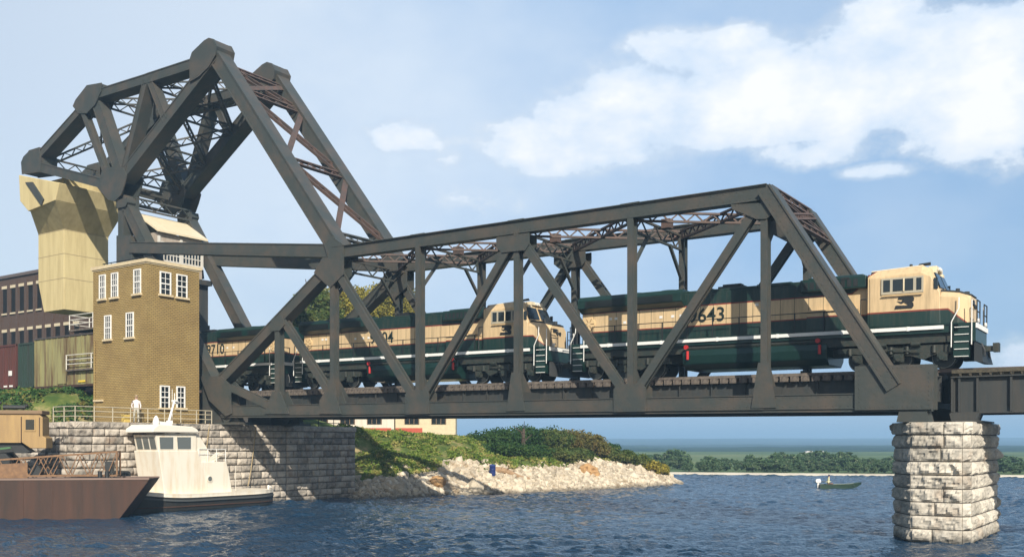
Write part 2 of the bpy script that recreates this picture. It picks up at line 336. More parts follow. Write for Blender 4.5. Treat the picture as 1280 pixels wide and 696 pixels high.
# ------------------------------------------------------------------ terrain: near bank with the spit, far shore, hills
def ground_mat(name, a, b2, c, sc):
    m = bpy.data.materials.new(name); m.use_nodes = True; N = m.node_tree.nodes; L = m.node_tree.links
    b = N['Principled BSDF']; b.inputs['Roughness'].default_value = .95; b.inputs['Specular IOR Level'].default_value = .1
    tc = N.new('ShaderNodeTexCoord'); n = N.new('ShaderNodeTexNoise'); n.inputs['Scale'].default_value = sc; n.inputs['Detail'].default_value = 9; n.inputs['Roughness'].default_value = .7; L.new(tc.outputs['Object'], n.inputs['Vector'])
    cr = N.new('ShaderNodeValToRGB'); cr.color_ramp.elements[0].position = .36; cr.color_ramp.elements[1].position = .66
    cr.color_ramp.elements[0].color = (*a, 1); cr.color_ramp.elements[1].color = (*c, 1); e = cr.color_ramp.elements.new(.5); e.color = (*b2, 1)
    L.new(n.outputs['Fac'], cr.inputs[0]); L.new(cr.outputs[0], b.inputs['Base Color']); return m
SOIL = ground_mat('grassy_soil', (.05, .085, .02), (.11, .14, .035), (.34, .26, .13), .55)
FARG = ground_mat('far_meadow', (.05, .09, .04), (.10, .15, .06), (.20, .22, .10), .012)
HILLM = ground_mat('wooded_hill', (.012, .035, .03), (.02, .05, .035), (.045, .085, .045), .012)
SAND = mat('pale_sand', (.62, .56, .44), .9, (.5, .44, .34), .3)

shore_px = [(440, 623), (480, 622.5), (520, 621), (560, 619.5), (600, 617.5), (650, 616), (700, 613.5), (740, 611.5), (775, 610), (810, 607.5), (835, 606), (850, 605)]
shore = [(-400, 31.5), (-75, 32.5), (-64, 33.5), (-57.6, 35.0), (-57.6, 60.5)]
shore += [G(px, CH * F_ / (py - YH)) for px, py in shore_px]
spit_far = [(846, 113), (820, 119), (780, 124), (745, 132), (720, 150), (690, 185), (650, 240), (600, 320), (560, 420)]
shore += [G(px, d) for px, d in spit_far] + [(-900, 300), (-900, 31.5)]
SH = np.array(shore)
def sdist(p):
    x, y = p[..., 0], p[..., 1]; dm = np.full(x.shape, 1e9); ins = np.zeros(x.shape, bool)
    n = len(SH)
    for i in range(n):
        a = SH[i]; b = SH[(i + 1) % n]; e = b - a
        t = np.clip(((x - a[0]) * e[0] + (y - a[1]) * e[1]) / (e @ e), 0, 1)
        dm = np.minimum(dm, np.hypot(x - a[0] - t * e[0], y - a[1] - t * e[1]))
        c = ((a[1] > y) != (b[1] > y)) & (x < (b[0] - a[0]) * (y - a[1]) / (b[1] - a[1] + 1e-12) + a[0]); ins ^= c
    return np.where(ins, dm, -dm)
def fnoise(X, Y, s, seed=0):
    out = np.zeros(X.shape); it = np.nditer([X, Y], flags=['multi_index'])
    for a, b in it: out[it.multi_index] = noise.fractal(Vector((float(a) * s + seed, float(b) * s, seed)), .9, 2.1, 4)
    return out
def height(X, Y, nz=True):
    p = np.stack([X, Y], -1); sd = sdist(p)
    d = -C_ * X + S_ * Y; r = S_ * X + C_ * Y; px = 640 + F_ * r / np.maximum(d, 1)
    top = np.interp(px, [-200, 430, 470, 560, 640, 720, 770, 815, 850], [5.4, 5.4, 5.3, 5.0, 4.3, 3.9, 3.5, 2.5, .9])
    h = np.interp(sd, [-8, -2, 0, 1.2, 5.0, 60], [-3, -1.2, -.12, .75, 2.5, 2.5])
    up = np.clip((sd - 3.2) / 11, 0, 1); up = up * up * (3 - 2 * up)
    h = np.where(sd > 0, np.minimum(h, top) + (top - 2.5).clip(0) * up, h)
    # left embankment that carries the railway
    west = np.clip((-62 - X) / 8, 0, 1)
    emb = np.interp(sd, [-1, 0, 1.0, 7.2, 9.5], [-1, -.1, 1.2, 8.0, 8.35])
    emb = np.where(Y > 63, np.interp(Y, [63, 72], [8.35, 5.4]), emb)
    h = np.where((sd > 0) & (Y < 75), h * (1 - west) + emb * west, h)
    # soil behind the quay wall stays below its paving
    near = (X > -66) & (X < -57) & (Y < 59.5); h = np.where(near, np.minimum(h, 5.4), h)
    if nz: h = h + np.where(sd > 1.5, 1, 0) * fnoise(X, Y, .35) * .28
    return h
def grid_mesh(xs, ys, name, m, kind='structure', hf=None):
    X, Y = np.meshgrid(xs, ys, indexing='ij'); H = hf(X, Y); nx, ny = X.shape
    v = np.stack([X, Y, H], -1).reshape(-1, 3); idx = np.arange(nx * ny).reshape(nx, ny)
    f = np.stack([idx[:-1, :-1], idx[1:, :-1], idx[1:, 1:], idx[:-1, 1:]], -1).reshape(-1, 4)
    Hf = np.stack([H[:-1, :-1], H[1:, :-1], H[1:, 1:], H[:-1, 1:]], -1).reshape(-1, 4); f = f[Hf.max(1) > -1.1]
    me = bpy.data.meshes.new(name); me.from_pydata(v.tolist(), [], f.tolist()); me.materials.append(m)
    me.polygons.foreach_set('use_smooth', [True] * len(me.polygons))
    o = bpy.data.objects.new(name, me); COL.objects.link(o); return tag(o, kind=kind)
grid_mesh(np.concatenate([np.arange(-380, -120, 8), np.arange(-120, -30, .9)]), np.concatenate([np.arange(28, 125, .9), np.arange(125, 420, 8)]), 'river_bank', SOIL, hf=height)

def far_land():
    # image-wide strip of flat land across the water, then wooded hills
    nx = 90; rows = []; 
    pxs = np.linspace(-900, 2300, nx)
    def sh(px): return CH * F_ / (np.interp(px, [-900, 640, 850, 1280, 2300], [586, 590, 592.5, 596.5, 600]) - YH)
    ds = [-.6, 0, .4, 1.4, 6, 30, 80, 160, 320]
    V = []
    for k, a in enumerate(ds):
        for px in pxs:
            x, y = G(px, sh(px) + a); V.append((x, y, [-.4, .02, .18, .3, .35, .4, .5, .7, 1.2][k]))
    F = [(k * nx + i, k * nx + i + 1, (k + 1) * nx + i + 1, (k + 1) * nx + i) for k in range(len(ds) - 1) for i in range(nx - 1)]
    b = MB().add(V[:4 * nx], F[:3 * (nx - 1)]); tag(b.build('beach', SAND, fix=False), kind='structure')
    F2 = [tuple(i - 3 * nx for i in f) for f in F[3 * (nx - 1):]]
    b = MB().add(V[3 * nx:], F2); tag(b.build('meadow', FARG, fix=False), kind='structure')
    # hills
    for nm, d0, d1, hz, seed, amp in (('hills', 470, 1500, 3.2, 3, 3.0), ('distant_hills', 1500, 3700, 25, 11, 6.0)):
        V = []; F = []; nd = 22; n2 = 200; px2 = np.linspace(-900, 2300, n2)
        for k in range(nd):
            t = k / (nd - 1); d = d0 + (d1 - d0) * t
            for px in px2:
                x, y = G(px, d); e = math.sin(min(1, t * 1.15) * math.pi / 2)
                h = hz * e + amp * e * noise.fractal(Vector((px / 260 + seed, t * 2, seed)), .9, 2, 4) + .9 * (t > .05) * noise.noise(Vector((px / 9, t * 40, seed)))
                V.append((x, y, 1.0 + h if d0 > 1000 or t > 0 else .6))
        F = [(k * n2 + i, k * n2 + i + 1, (k + 1) * n2 + i + 1, (k + 1) * n2 + i) for k in range(nd - 1) for i in range(n2 - 1)]
        tag(MB().add(V, F).build(nm, HILLM, fix=False), kind='structure')
far_land()

# ------------------------------------------------------------------ foliage
def leaf_quads(centers, size, r):
    n = len(centers); a = r.normal(size=(n, 3)); a /= np.linalg.norm(a, axis=1)[:, None]; b = np.cross(a, r.normal(size=(n, 3))); b /= np.linalg.norm(b, axis=1)[:, None]
    s = size * r.uniform(.6, 1.35, (n, 1)); a = a * s; b = b * s * .7
    V = np.stack([centers - a - b, centers + a - b * .4, centers + a * .8 + b, centers - a * .6 + b * .9], 1).reshape(-1, 3)
    return V, np.arange(4 * n).reshape(n, 4)
def crown_mesh(name, m, rad, hgt, base, nclump, nleaf, leaf, seed, parent=None, flat=.0):
    r = np.random.default_rng(seed)
    u = r.normal(size=(nclump, 3)); u /= np.linalg.norm(u, axis=1)[:, None]; rr = r.uniform(.35, 1, (nclump, 1)) ** .6
    c = u * rr * np.array([[rad, rad, hgt / 2]]) * .82
    cs = r.uniform(.16, .34, nclump) * rad
    P_ = []
    for i in range(nclump):
        q = r.normal(size=(nleaf, 3)); q /= np.linalg.norm(q, axis=1)[:, None]; q *= (r.uniform(.45, 1, (nleaf, 1))) * cs[i]; q[:, 2] *= .8; P_.append(q + c[i])
    c = np.concatenate(P_); c[:, 2] += base + hgt / 2; c = c[c[:, 2] > .02]
    V, Fq = leaf_quads(c, leaf, r)
    me = bpy.data.meshes.new(name); me.from_pydata(V.tolist(), [], Fq.tolist()); me.materials.append(m)
    o = bpy.data.objects.new(name, me); COL.objects.link(o)
    if parent: o.parent = parent
    return o
BARK = mat('bark', (.09, .065, .045), .95, (.05, .04, .03), 6, bump=.4)
LG = leafmat('dark_green_leaves', (.014, .045, .012), (.032, .078, .018), (.075, .125, .03))
LY = leafmat('yellow_green_leaves', (.09, .10, .014), (.24, .21, .03), (.42, .34, .06))
LM = leafmat('mid_green_leaves', (.04, .07, .018), (.08, .12, .028), (.17, .17, .05))
LO = leafmat('olive_leaves', (.07, .075, .02), (.14, .13, .035), (.22, .16, .06))
LF = leafmat('far_leaves', (.05, .10, .045), (.10, .165, .075), (.22, .25, .14))
def trunk(parent, h, r, seed, spread=.5):
    q = random.Random(seed); mb = MB(); top = Vector((q.uniform(-.1, .1) * h, q.uniform(-.1, .1) * h, h)); mid = Vector((0, 0, h * .5))
    mb.cyl((0, 0, -.4), mid, r, r * .75, 8).cyl(mid, top, r * .75, r * .3, 7)
    for k in range(5):
        a = q.uniform(0, 6.28); z = h * q.uniform(.35, .8); p = Vector((0, 0, z)); e = p + Vector((math.cos(a) * h * spread, math.sin(a) * h * spread, h * .4)); mb.cyl(p, e, r * .4, r * .12, 5)
    return mb.build('trunk', BARK, parent)
def tree(name, label, cat, x, y, z, rad, hgt, m, seed, nc, nl, leaf, group=None, tr=.25, base=None):
    t = thing(name, label, cat, (x, y, z), 0, group)
    bs = hgt * tr if base is None else base
    trunk(t, bs + hgt * .45, max(.05, hgt * .022), seed, .13)
    crown_mesh('crown' if 'tree' in name else 'foliage', m, rad, hgt - bs, bs, nc, nl, leaf, seed, t); return t

# shrubs on the spit  (px, top y, d, radius m, material, words)
shr = [(612, 549, 103, 2.6, LG, 'low dark green shrub at the left end of the shrub row on the stony spit', 'bush'),
       (648, 541, 104, 3.6, LG, 'tall dark green shrub with a dense round head, left of the twisted bare trunk', 'bush'),
       (672, 539, 108, 3.0, LG, 'dark green shrub crowning the middle of the spit, directly behind the bare brown trunk', 'bush'),
       (693, 541, 105, 2.7, LM, 'mid green shrub just right of the bare brown trunk', 'bush'),
       (713, 541, 107, 2.9, LO, 'olive speckled shrub between the mid green shrub and the big yellowish one', 'bush'),
       (733, 545, 106, 2.7, LO, 'yellowish olive shrub, last tall one before the bank drops to the right', 'bush'),
       (630, 566, 98, 2.4, LG, 'dark spreading bush hanging low above the rubble near the blue barrel', 'bush'),
       (662, 570, 99, 2.4, LG, 'dark green bush low on the bank below the bare brown trunk', 'bush'),
       (697, 572, 100, 1.9, LM, 'small green bush low on the bank below the tall shrubs', 'bush'),
       (722, 568, 102, 1.8, LM, 'grey green bush above the rubble right of the boulder', 'bush'),
       (757, 555, 113, 1.7, LG, 'small dark tree standing alone behind the sloping shrubs of the spit', 'bush'),
       (762, 562, 107, 2.0, LM, 'green shrub on the sloping bank right of the tall shrubs', 'bush'),
       (779, 564, 107, 1.8, LM, 'leafy shrub in the middle of the sloping bank', 'bush'),
       (797, 570, 108, 1.6, LM, 'green shrub with an upright tuft near the point of the spit', 'bush'),
       (811, 576, 108, 1.4, LY, 'yellow green shrub close to the point of the spit', 'bush'),
       (824, 584, 108, 1.1, LY, 'last and smallest yellow shrub at the tip of the spit', 'bush')]
for i, (px, ty, d, rad, m, lab, cat) in enumerate(shr):
    x, y = G(px, d); z = float(height(np.array([x]), np.array([y]), False)[0]) - .15
    top = CH + (YH - ty + (5 if 640 < px < 740 else 2)) * d / F_
    hg = max(1.3, top - z)
    tree('shrub', lab, cat, x, y, z, rad * 1.12, hg, m, 40 + i, 64, 110, .095, 'shrubs along the stony spit', tr=.0, base=0)
def bare_trunk():
    x, y = G(651, 99.0); z = float(height(np.array([x]), np.array([y]), False)[0]) + .3
    t = thing('dead_tree', 'bare twisted brown trunk rising in front of the dark shrubs', 'dead tree', (x, y, z))
    mb = MB(); p = Vector((0, 0, -.6)); q = random.Random(5); r = .34
    for k in range(7):
        e = p + Vector((q.uniform(-.15, .15), q.uniform(-.15, .15), .44)); mb.cyl(p, e, r, r * .88, 8); p = e; r *= .88
        if k > 2: mb.cyl(e, e + Vector((q.uniform(-1, 1), q.uniform(-1, 1), .8)), r * .5, r * .15, 6)
    mb.build('trunk', BARK, t)
bare_trunk()

# trees behind the train
bt = [(392, 362, 104, 3.6, LM, 'mid green tree left of the other trees, its crown beside the inclined steel post'),
      (376, 392, 97, 3.0, LM, 'dark green lower tree in the gap between the last two locomotives'),
      (432, 362, 110, 3.9, LY, 'yellow green round tree behind the middle locomotive, left of the gusset post'),
      (460, 366, 112, 3.4, LY, 'bright yellow tree seen between the steel post and the long diagonal'),
      (484, 356, 114, 3.6, LY, 'tallest golden green tree, crown rising to the upper chord'),
      (505, 366, 118, 2.9, LY, 'golden tree furthest to the right behind the far truss')]
for i, (px, ty, d, rad, m, lab) in enumerate(bt):
    x, y = G(px, d); z = 5.2; top = CH + (YH - ty + 16) * d / F_
    tree('broadleaf_tree', lab, 'tree', x, y, z, rad, top - z, m, 90 + i, 120, 130, .12, 'trees behind the bridge', tr=.42)

# far shore trees
def far_trees():
    r = random.Random(3); protos = []
    for k in range(6): protos.append(crown_mesh('crown', LF, 1.0, 2.0, 0, 46, 40, .085, 300 + k)); 
    n = 0
    for row, (da, hlo, hhi, step) in enumerate(((5, .9, 1.8, 9), (16, 1.5, 2.5, 9), (36, 1.8, 2.9, 11))):
        px = 745 if row else 850
        while px < 1300:
            px += step * r.uniform(.5, 1.5)
            if 1122 < px < 1236 and r.random() < .7: continue
            if px < 980 and row and r.random() < .35: continue
            sh = CH * F_ / (np.interp(px, [640, 850, 1280], [590, 592.5, 596.5]) - YH); x, y = G(px, sh + da + r.uniform(-3, 3)); h = r.uniform(hlo, hhi) * (1 + .3 * math.sin(px * .05) * math.sin(px * .017 + row))
            t = thing('riverside_tree', ['low bushy tree on the pale beach of the far shore', 'middle row tree on the far shore behind the beach bushes', 'back row tree on the far meadow behind the shore trees'][row], 'tree', (x, y, .3), 0, ['bushes along the far beach', 'trees on the far shore', 'trees on the far meadow'][row])
            w = r.uniform(.8, 1.3) * (h / 2) * 1.1
            c = protos[n % 6].copy(); COL.objects.link(c); c.parent = t; c.scale = (w * 1.2, w * 1.2, h / 2); c.rotation_euler = (0, 0, r.uniform(0, 6)); c.location = (0, 0, .08)
            tk = MB().cyl((0, 0, -.2), (0, 0, h * .7), .07, .03, 6); tk.build('trunk', BARK, t); n += 1
    for p in protos: bpy.data.objects.remove(p)
far_trees()
HW = mat('white_house_wall', (.78, .76, .72), .7)
def far_house(px, py, d, w, h, lab):
    x, y = G(px, d); t = thing('farmhouse', lab, 'house', (x, y, .6), math.atan2(C_, S_)); z0 = 0
    MB().bb(-w / 2, w / 2, 0, w * .6, z0 - .5, h).build('wall', HW, t)
    MB().prism([(-w / 2 - .2, h), (w / 2 + .2, h), (w * .3, h + h * .6), (-w * .3, h + h * .6)], -.2, w * .6 + .2).build('roof', mat('grey_roof', (.5, .48, .46), .7), t)
    m = MB()
    for k in (-.3, 0, .3): m.bb(w * k - .35, w * k + .35, -.05, .02, h * .35, h * .7)
    m.build('window', GLASS, t)
far_house(1012, 575, 300, 2.6, 1.2, 'larger white farmhouse among the trees across the water'); far_house(1027, 575, 320, 1.7, 1.1, 'small white outbuilding right of the white farmhouse across the water')

# grass and weeds as ground cover
def grass(name, count, xs, ys, cond, m, sc, seed, hgt):
    r = np.random.default_rng(seed); x = r.uniform(xs[0], xs[1], count * 6); y = r.uniform(ys[0], ys[1], count * 6)
    h = height(x, y, False); sd = sdist(np.stack([x, y], -1)); k = cond(x, y, h, sd); x, y, h = x[k][:count], y[k][:count], h[k][:count]
    n = np.array([noise.noise(Vector((a * .5, b * .5, seed))) for a, b in zip(x, y)])
    k = n > -.12; x, y, h, n = x[k], y[k], h[k], n[k]
    c = []
    for j in range(5):
        q = r.normal(size=(len(x), 3)) * np.array([[.16, .16, .07]]); q[:, 0] += x; q[:, 1] += y; q[:, 2] = h + .12 + abs(q[:, 2]) + (n.clip(0) * hgt) * r.random(len(x)); c.append(q)
    V, Fq = leaf_quads(np.concatenate(c), sc, r); me = bpy.data.meshes.new(name); me.from_pydata(V.tolist(), [], Fq.tolist()); me.materials.append(m)
    o = bpy.data.objects.new(name, me); COL.objects.link(o); return o
def infront(x, y):
    d = -C_ * x + S_ * y; r = S_ * x + C_ * y; return 640 + F_ * r / d, d
def condR(x, y, h, sd):
    px, d = infront(x, y); return (sd > np.interp(px, [440, 470, 520, 553, 572, 600, 650, 720, 745, 800, 850], [1.4, 2.4, 3.1, 3.8, 5.6, 4.4, 3.6, 4.0, 5.0, 4.0, 2.8])) & (px > 425) & (px < 850) & (d < 122)
def condL(x, y, h, sd): return (sd > 1.2) & (x < -62) & (y < 43.2)
tag(grass('bank_grass', 24000, (-85, -38), (58, 112), condR, leafmat('bank_grass', (.065, .12, .020), (.16, .23, .035), (.42, .35, .12)), .10, 5, .7), 'green and straw coloured grass covering the bank above the rubble', 'grass', kind='stuff')
tag(grass('embankment_weeds', 9000, (-92, -60), (32, 44), condL, leafmat('weeds', (.03, .075, .018), (.06, .13, .03), (.25, .20, .05)), .10, 6, .9), 'weeds and grass on the steep railway embankment', 'weeds', kind='stuff')

# rubble shore
def rubble():
    import bmesh
    bm = bmesh.new(); bmesh.ops.create_icosphere(bm, subdivisions=1, radius=1); bv = np.array([v.co[:] for v in bm.verts]); bf = np.array([[v.index for v in f.verts] for f in bm.faces]); bm.free()
    r = np.random.default_rng(9); V = []; Fc = []; n = 0
    x = r.uniform(-85, -35, 260000); y = r.uniform(56, 112, 260000); sd = sdist(np.stack([x, y], -1)); px, d = infront(x, y)
    wid = np.interp(px, [440, 470, 520, 553, 572, 600, 650, 720, 745, 800, 850], [1.2, 2.2, 2.9, 3.6, 5.4, 4.2, 3.4, 3.8, 4.8, 3.8, 2.6])
    k = (sd > -.35) & (sd < wid + r.normal(size=len(x)) * .7) & (px > 436) & (px < 856) & (d < 113); x, y = x[k][:19000], y[k][:19000]; h = height(x, y, False)
    for a, b, z in zip(x, y, h):
        s = r.lognormal(-1.88, .42); sc = s * r.uniform(.6, 1.3, 3); v = bv * (1 + r.uniform(-.28, .28, (12, 1))) * sc
        th = r.uniform(0, 6.28, 2); ct, st = math.cos(th[0]), math.sin(th[0]); v = v @ np.array([[ct, -st, 0], [st, ct, 0], [0, 0, 1]]); c2, s2 = math.cos(th[1]), math.sin(th[1]); v = v @ np.array([[1, 0, 0], [0, c2, -s2], [0, s2, c2]])
        V.append(v + np.array([a, b, z + s * .12])); Fc.append(bf + n * 12); n += 1
    me = bpy.data.meshes.new('rubble'); me.from_pydata(np.concatenate(V).tolist(), [], np.concatenate(Fc).tolist()); me.materials.append(RIP)
    o = bpy.data.objects.new('rubble', me); COL.objects.link(o); tag(o, 'pale broken limestone rubble along the water line of the bank', 'rubble', kind='stuff')
rubble()
def shore_items():
    x, y = G(640, 90.2); t = thing('driftwood_log', 'long brown driftwood log lying on the rubble beside the blue barrel', 'log', (x, y, 1.9)); mb = MB()
    A, B = Vector(G(619, 90.5) + (2.0,)) - t.location, Vector(G(662, 91) + (1.25,)) - t.location; pts = [A.lerp(B, k / 6) + Vector((0, 0, .15 * math.sin(k))) for k in range(7)]
    for k in range(6): mb.cyl(pts[k], pts[k + 1], .34 - .035 * k, .34 - .035 * (k + 1), 10)
    mb.cyl(pts[2], pts[2] + Vector((.5, -.3, .5)), .1, .03, 6); mb.build('trunk', mat('driftwood', (.38, .25, .14), .9, (.22, .14, .08), 4, bump=.4), t)
    x, y = G(615.5, 89.6); t = thing('steel_drum', 'small dark blue steel drum half upright among the pale rubble', 'barrel', (x, y, 1.55)); t.rotation_euler = (.25, .2, 0)
    MB().lathe([(.28, 0), (.30, .05), (.28, .3), (.31, .33), (.28, .36), (.28, .62), (.31, .65), (.28, .68), (.28, .92), (.30, .96)], n=18).build('body', mat('blue_drum_paint', (.012, .03, .15), .45), t, smooth=False)
    MB().cyl((0, 0, .955), (0, 0, .985), .26, n=18).build('lid', mat('blue_drum_paint', (0, 0, 0)), t)
    for px, d, s, lab in ((547, 84.2, .75, 'orange stained boulder standing out of the rubble left of the log'), (737, 98.4, .95, 'big tan boulder below the shrubs at the top of the rubble')):
        x, y = G(px, d); b = MB(); import bmesh; bm = bmesh.new(); bmesh.ops.create_icosphere(bm, subdivisions=3, radius=s)
        for v in bm.verts: v.co *= 1 + .35 * noise.fractal(v.co * 1.2 / s + Vector((px, 0, 0)), .8, 2, 4)
        bm.verts.index_update(); b.add([v.co.copy() for v in bm.verts], [[v.index for v in f.verts] for f in bm.faces]); bm.free()
        z = float(height(np.array([x]), np.array([y]), False)[0]); o = b.build('boulder', mat('orange_rock', (.50, .30, .12), .9, (.28, .16, .08), 3, bump=.4)); o.location = (x, y, z + .35 * s); o.scale = (1, 1, .75); tag(o, lab, 'boulder')
shore_items()

# ------------------------------------------------------------------ rock-faced masonry
def block_face(mb, o, u, n, w, h, dep, q):
    """rock faced block: corner o, along u (length w), up h, bulging along n"""
    nu = max(4, int(w / .085)); nv = max(4, int(h / .08)); u = Vector(u); n = Vector(n); up = Vector((0, 0, 1)); vs = []; sd = q.uniform(0, 99); amp = dep * q.uniform(.65, 1.15); tilt = q.uniform(-.3, .3); tz = q.uniform(-.3, .35)
    for i in range(nu + 1):
        for j in range(nv + 1):
            a, b = i / nu, j / nv; e = min(1, min(a, 1 - a) * w / .13) ; g = min(1, min(b, 1 - b) * h / .12)
            e = math.sin(e * math.pi / 2); g = math.sin(g * math.pi / 2)
            f = e * g * (.58 + tilt * (a - .5) + tz * (b - .5) + .85 * noise.fractal(Vector((a * w * 1.9 + sd, b * h * 2.3, sd)), .5, 2.1, 6))
            vs.append(Vector(o) + u * (a * w) + up * (b * h) + n * (amp * f))
    fs = [(i * (nv + 1) + j, (i + 1) * (nv + 1) + j, (i + 1) * (nv + 1) + j + 1, i * (nv + 1) + j + 1) for i in range(nu) for j in range(nv)]
    k = len(vs); back = n * -.12
    vs += [vs[0] + back, vs[nu * (nv + 1)] + back, vs[k - 1] + back, vs[nv] + back]
    ring = lambda idx, a, b: fs.append(tuple([a] + idx + [b]))
    ring([i * (nv + 1) for i in range(nu + 1)], k, k + 1); ring([nu * (nv + 1) + j for j in range(nv + 1)], k + 1, k + 2)
    ring([i * (nv + 1) + nv for i in range(nu, -1, -1)], k + 2, k + 3); ring([j for j in range(nv, -1, -1)], k + 3, k)
    mb.add(vs, fs)
def masonry_run(mb, p, q_, z0, z1, ch, wl, dep, seed, gap=.045, ztop=None):
    q = random.Random(seed); p, q_ = Vector(p), Vector(q_); d = q_ - p; L = d.length; d.normalize(); n = Vector((d.y, -d.x, 0)); rows = max(1, round((z1 - z0) / ch)); ch = (z1 - z0) / rows
    for k in range(rows):
        s = 0
        while s < L - .02:
            w = q.uniform(*wl); w = L - s if L - s - w < wl[0] * .7 else w
            block_face(mb, p + d * (s + gap / 2) + Vector((0, 0, z0 + k * ch + gap / 2)), d, n, w - gap, ch - gap, dep, q); s += w

# right pier (octagonal plan)
def pier():
    zt = 5.32; Yn = 46.15
    a = P(1118, 560, 47.9); b = P(1138, 560, Yn); c = P(1203, 560, Yn)
    Xc = c[0]; pts = [(a[0], 47.9), (b[0], Yn), (Xc, Yn), (Xc + .3, Yn + .45), (Xc + .3, 53.6), (Xc - .3, 54.2), (b[0], 54.2), (a[0], 52.4)]
    cx = sum(p[0] for p in pts) / 8
    t = thing('stone_pier', 'pale rock faced limestone pier standing in the river under the right end of the bridge', 'pier', (cx, 49.5, 0)); W = World(t)
    core = MB().prism([(p[0] * .985 + cx * .015, p[1] * .985 + 49.5 * .015) for p in pts], -2, zt - .05, 'z'); W(core, 'mortar_core', MORTAR)
    mb = MB()
    for i in range(8): 
        A = Vector((*pts[i], 0)); B = Vector((*pts[(i + 1) % 8], 0)); masonry_run(mb, A, B, -.6, zt - .55, .57, (.9, 1.9) if i in (1, 3, 5) else (.7, 1.3), .16, 20 + i)
    W(mb, 'stone_courses', STONE)
    mb = MB(); e = 1.045; cp = [((p[0] - cx) * e + cx, (p[1] - 49.5) * 1.03 + 49.5) for p in pts]
    for i in range(8): masonry_run(mb, Vector((*cp[i], 0)), Vector((*cp[(i + 1) % 8], 0)), zt - .55, zt, .55, (1.0, 1.9), .13, 60 + i)
    mb.prism(cp, zt - .12, zt, 'z'); W(mb, 'coping', STONE)
pier()

QT = 5.78
def quay():
    t = thing('stone_abutment', 'grey rock faced stone abutment wall beside the tug, under the left end of the bridge', 'wall', (-57, 48, 0)); W = World(t)
    W(MB().bb(-64, -57.05, 34.9, 59.8, -2, QT - .03), 'mortar_core', MORTAR)
    mb = MB(); masonry_run(mb, (-57, 34.9, 0), (-57, 52.2, 0), -.7, QT - .42, .49, (.65, 1.25), .15, 3); masonry_run(mb, (-57.02, 52.25, 0), (-57.02, 59.8, 0), -.7, QT - .42, .49, (.65, 1.25), .13, 4)
    masonry_run(mb, (-64, 34.9, 0), (-57, 34.9, 0), -.7, QT - .42, .49, (.65, 1.25), .13, 5); masonry_run(mb, (-57, 59.8, 0), (-64, 59.8, 0), -.7, QT - .42, .49, (.65, 1.25), .13, 6)
    W(mb, 'stone_courses', ASTONE, smooth=True)
    mb = MB(); masonry_run(mb, (-56.93, 34.83, 0), (-56.93, 59.87, 0), QT - .42, QT, .42, (1.0, 1.9), .1, 8); masonry_run(mb, (-64, 34.83, 0), (-56.93, 34.83, 0), QT - .42, QT, .42, (1, 1.8), .1, 9)
    mb.bb(-57.9, -56.96, 34.85, 59.85, QT - .1, QT + .01); W(mb, 'coping', ASTONE)
    tag(MB().bb(-70, -57.92, 36.5, 59.7, QT - .6, QT - .02).build('paving', mat('gravel_paving', (.22, .19, .15), .95, (.3, .26, .2), 5, bump=.4)), kind='structure')
quay()

# ------------------------------------------------------------------ the bascule bridge
NY0, FY1 = 46.0, 52.9
br = thing('bascule_bridge', 'dark steel bascule railway bridge with a long lattice span and a tall counterweight frame', 'bridge', (-30, 49.45, 6.0)); BW = World(br)
_e = [0]
def eps():
    _e[0] = (_e[0] + 1) % 11; return .003 * _e[0] + .002
def member(mb, p, q, w, ya, yb, lip=.055, rec=.045):
    """built-up member in a truss plane; p, q are (x, z)"""
    e = eps(); ya += e; yb -= e; p = Vector((p[0], 0, p[1])); q = Vector((q[0], 0, q[1])); d = (q - p).normalized(); n = Vector((-d.z, 0, d.x)); ym = (ya + yb) / 2
    o = Vector((0, ym, 0)); mb.beam(p + o, q + o, yb - ya - 2 * rec, w - .02, n)
    for sg in (-1, 1):
        k = n * (sg * (w / 2 - lip / 2)); mb.beam(p + o + k, q + o + k, yb - ya, lip, n)
        if w > .6: rivets(mb, tuple(p), tuple(q), sg * (w / 2 - lip - .09), ya + rec)
def pf(px, py): return P(px, py, NY0)
def rivets(mb, p, q, off, y, step=.34):
    p = Vector((p[0], y, p[1])) if len(p) == 2 else Vector((p[0], y, p[2])); q = Vector((q[0], y, q[1])) if len(q) == 2 else Vector((q[0], y, q[2])); L = (q - p).length
    if L < .5: return
    d = (q - p) / L; n = Vector((-d.z, 0, d.x))
    for k in range(int(L / step)): mb.box(p + d * (step * (k + .5)) + n * off, (.05, .03, .05))
def hmember(mb, p, q, w, ya, yb):
    """H-shaped member: two flange plates joined by a narrow web"""
    e = eps(); ya += e; yb -= e; p = Vector((p[0], 0, p[1])); q = Vector((q[0], 0, q[1])); d = (q - p).normalized(); n = Vector((-d.z, 0, d.x)); ym = (ya + yb) / 2; th = .13
    mb.beam(p + Vector((0, ym, 0)), q + Vector((0, ym, 0)), yb - ya - 2 * th + .01, w * .42, n)
    for y in (ya + th / 2, yb - th / 2): mb.beam(p + Vector((0, y, 0)), q + Vector((0, y, 0)), th, w, n)
def poly_near(pts): return [pf(*p) for p in pts]
def both(name, fn, m=STEEL):
    """build a member on the near truss, then the far truss"""
    for k in (0, 1):
        mb = MB(); fn(mb, (lambda th: (NY0, NY0 + th)) if k == 0 else (lambda th: (FY1 - th, FY1))); BW(mb, name, m)
def mem(name, a, b, w, th=.62, lip=.055, m=STEEL, px=True, H=None):
    H = (th < .7 and w < .65) if H is None else H
    A, B = (pf(*a), pf(*b)) if px else (a, b)
    def fn(mb, yr):
        y = yr(th)
        if H: hmember(mb, A, B, w, y[0], y[1])
        else: member(mb, A, B, w, y[0], y[1], lip)
    both(name, fn, m)
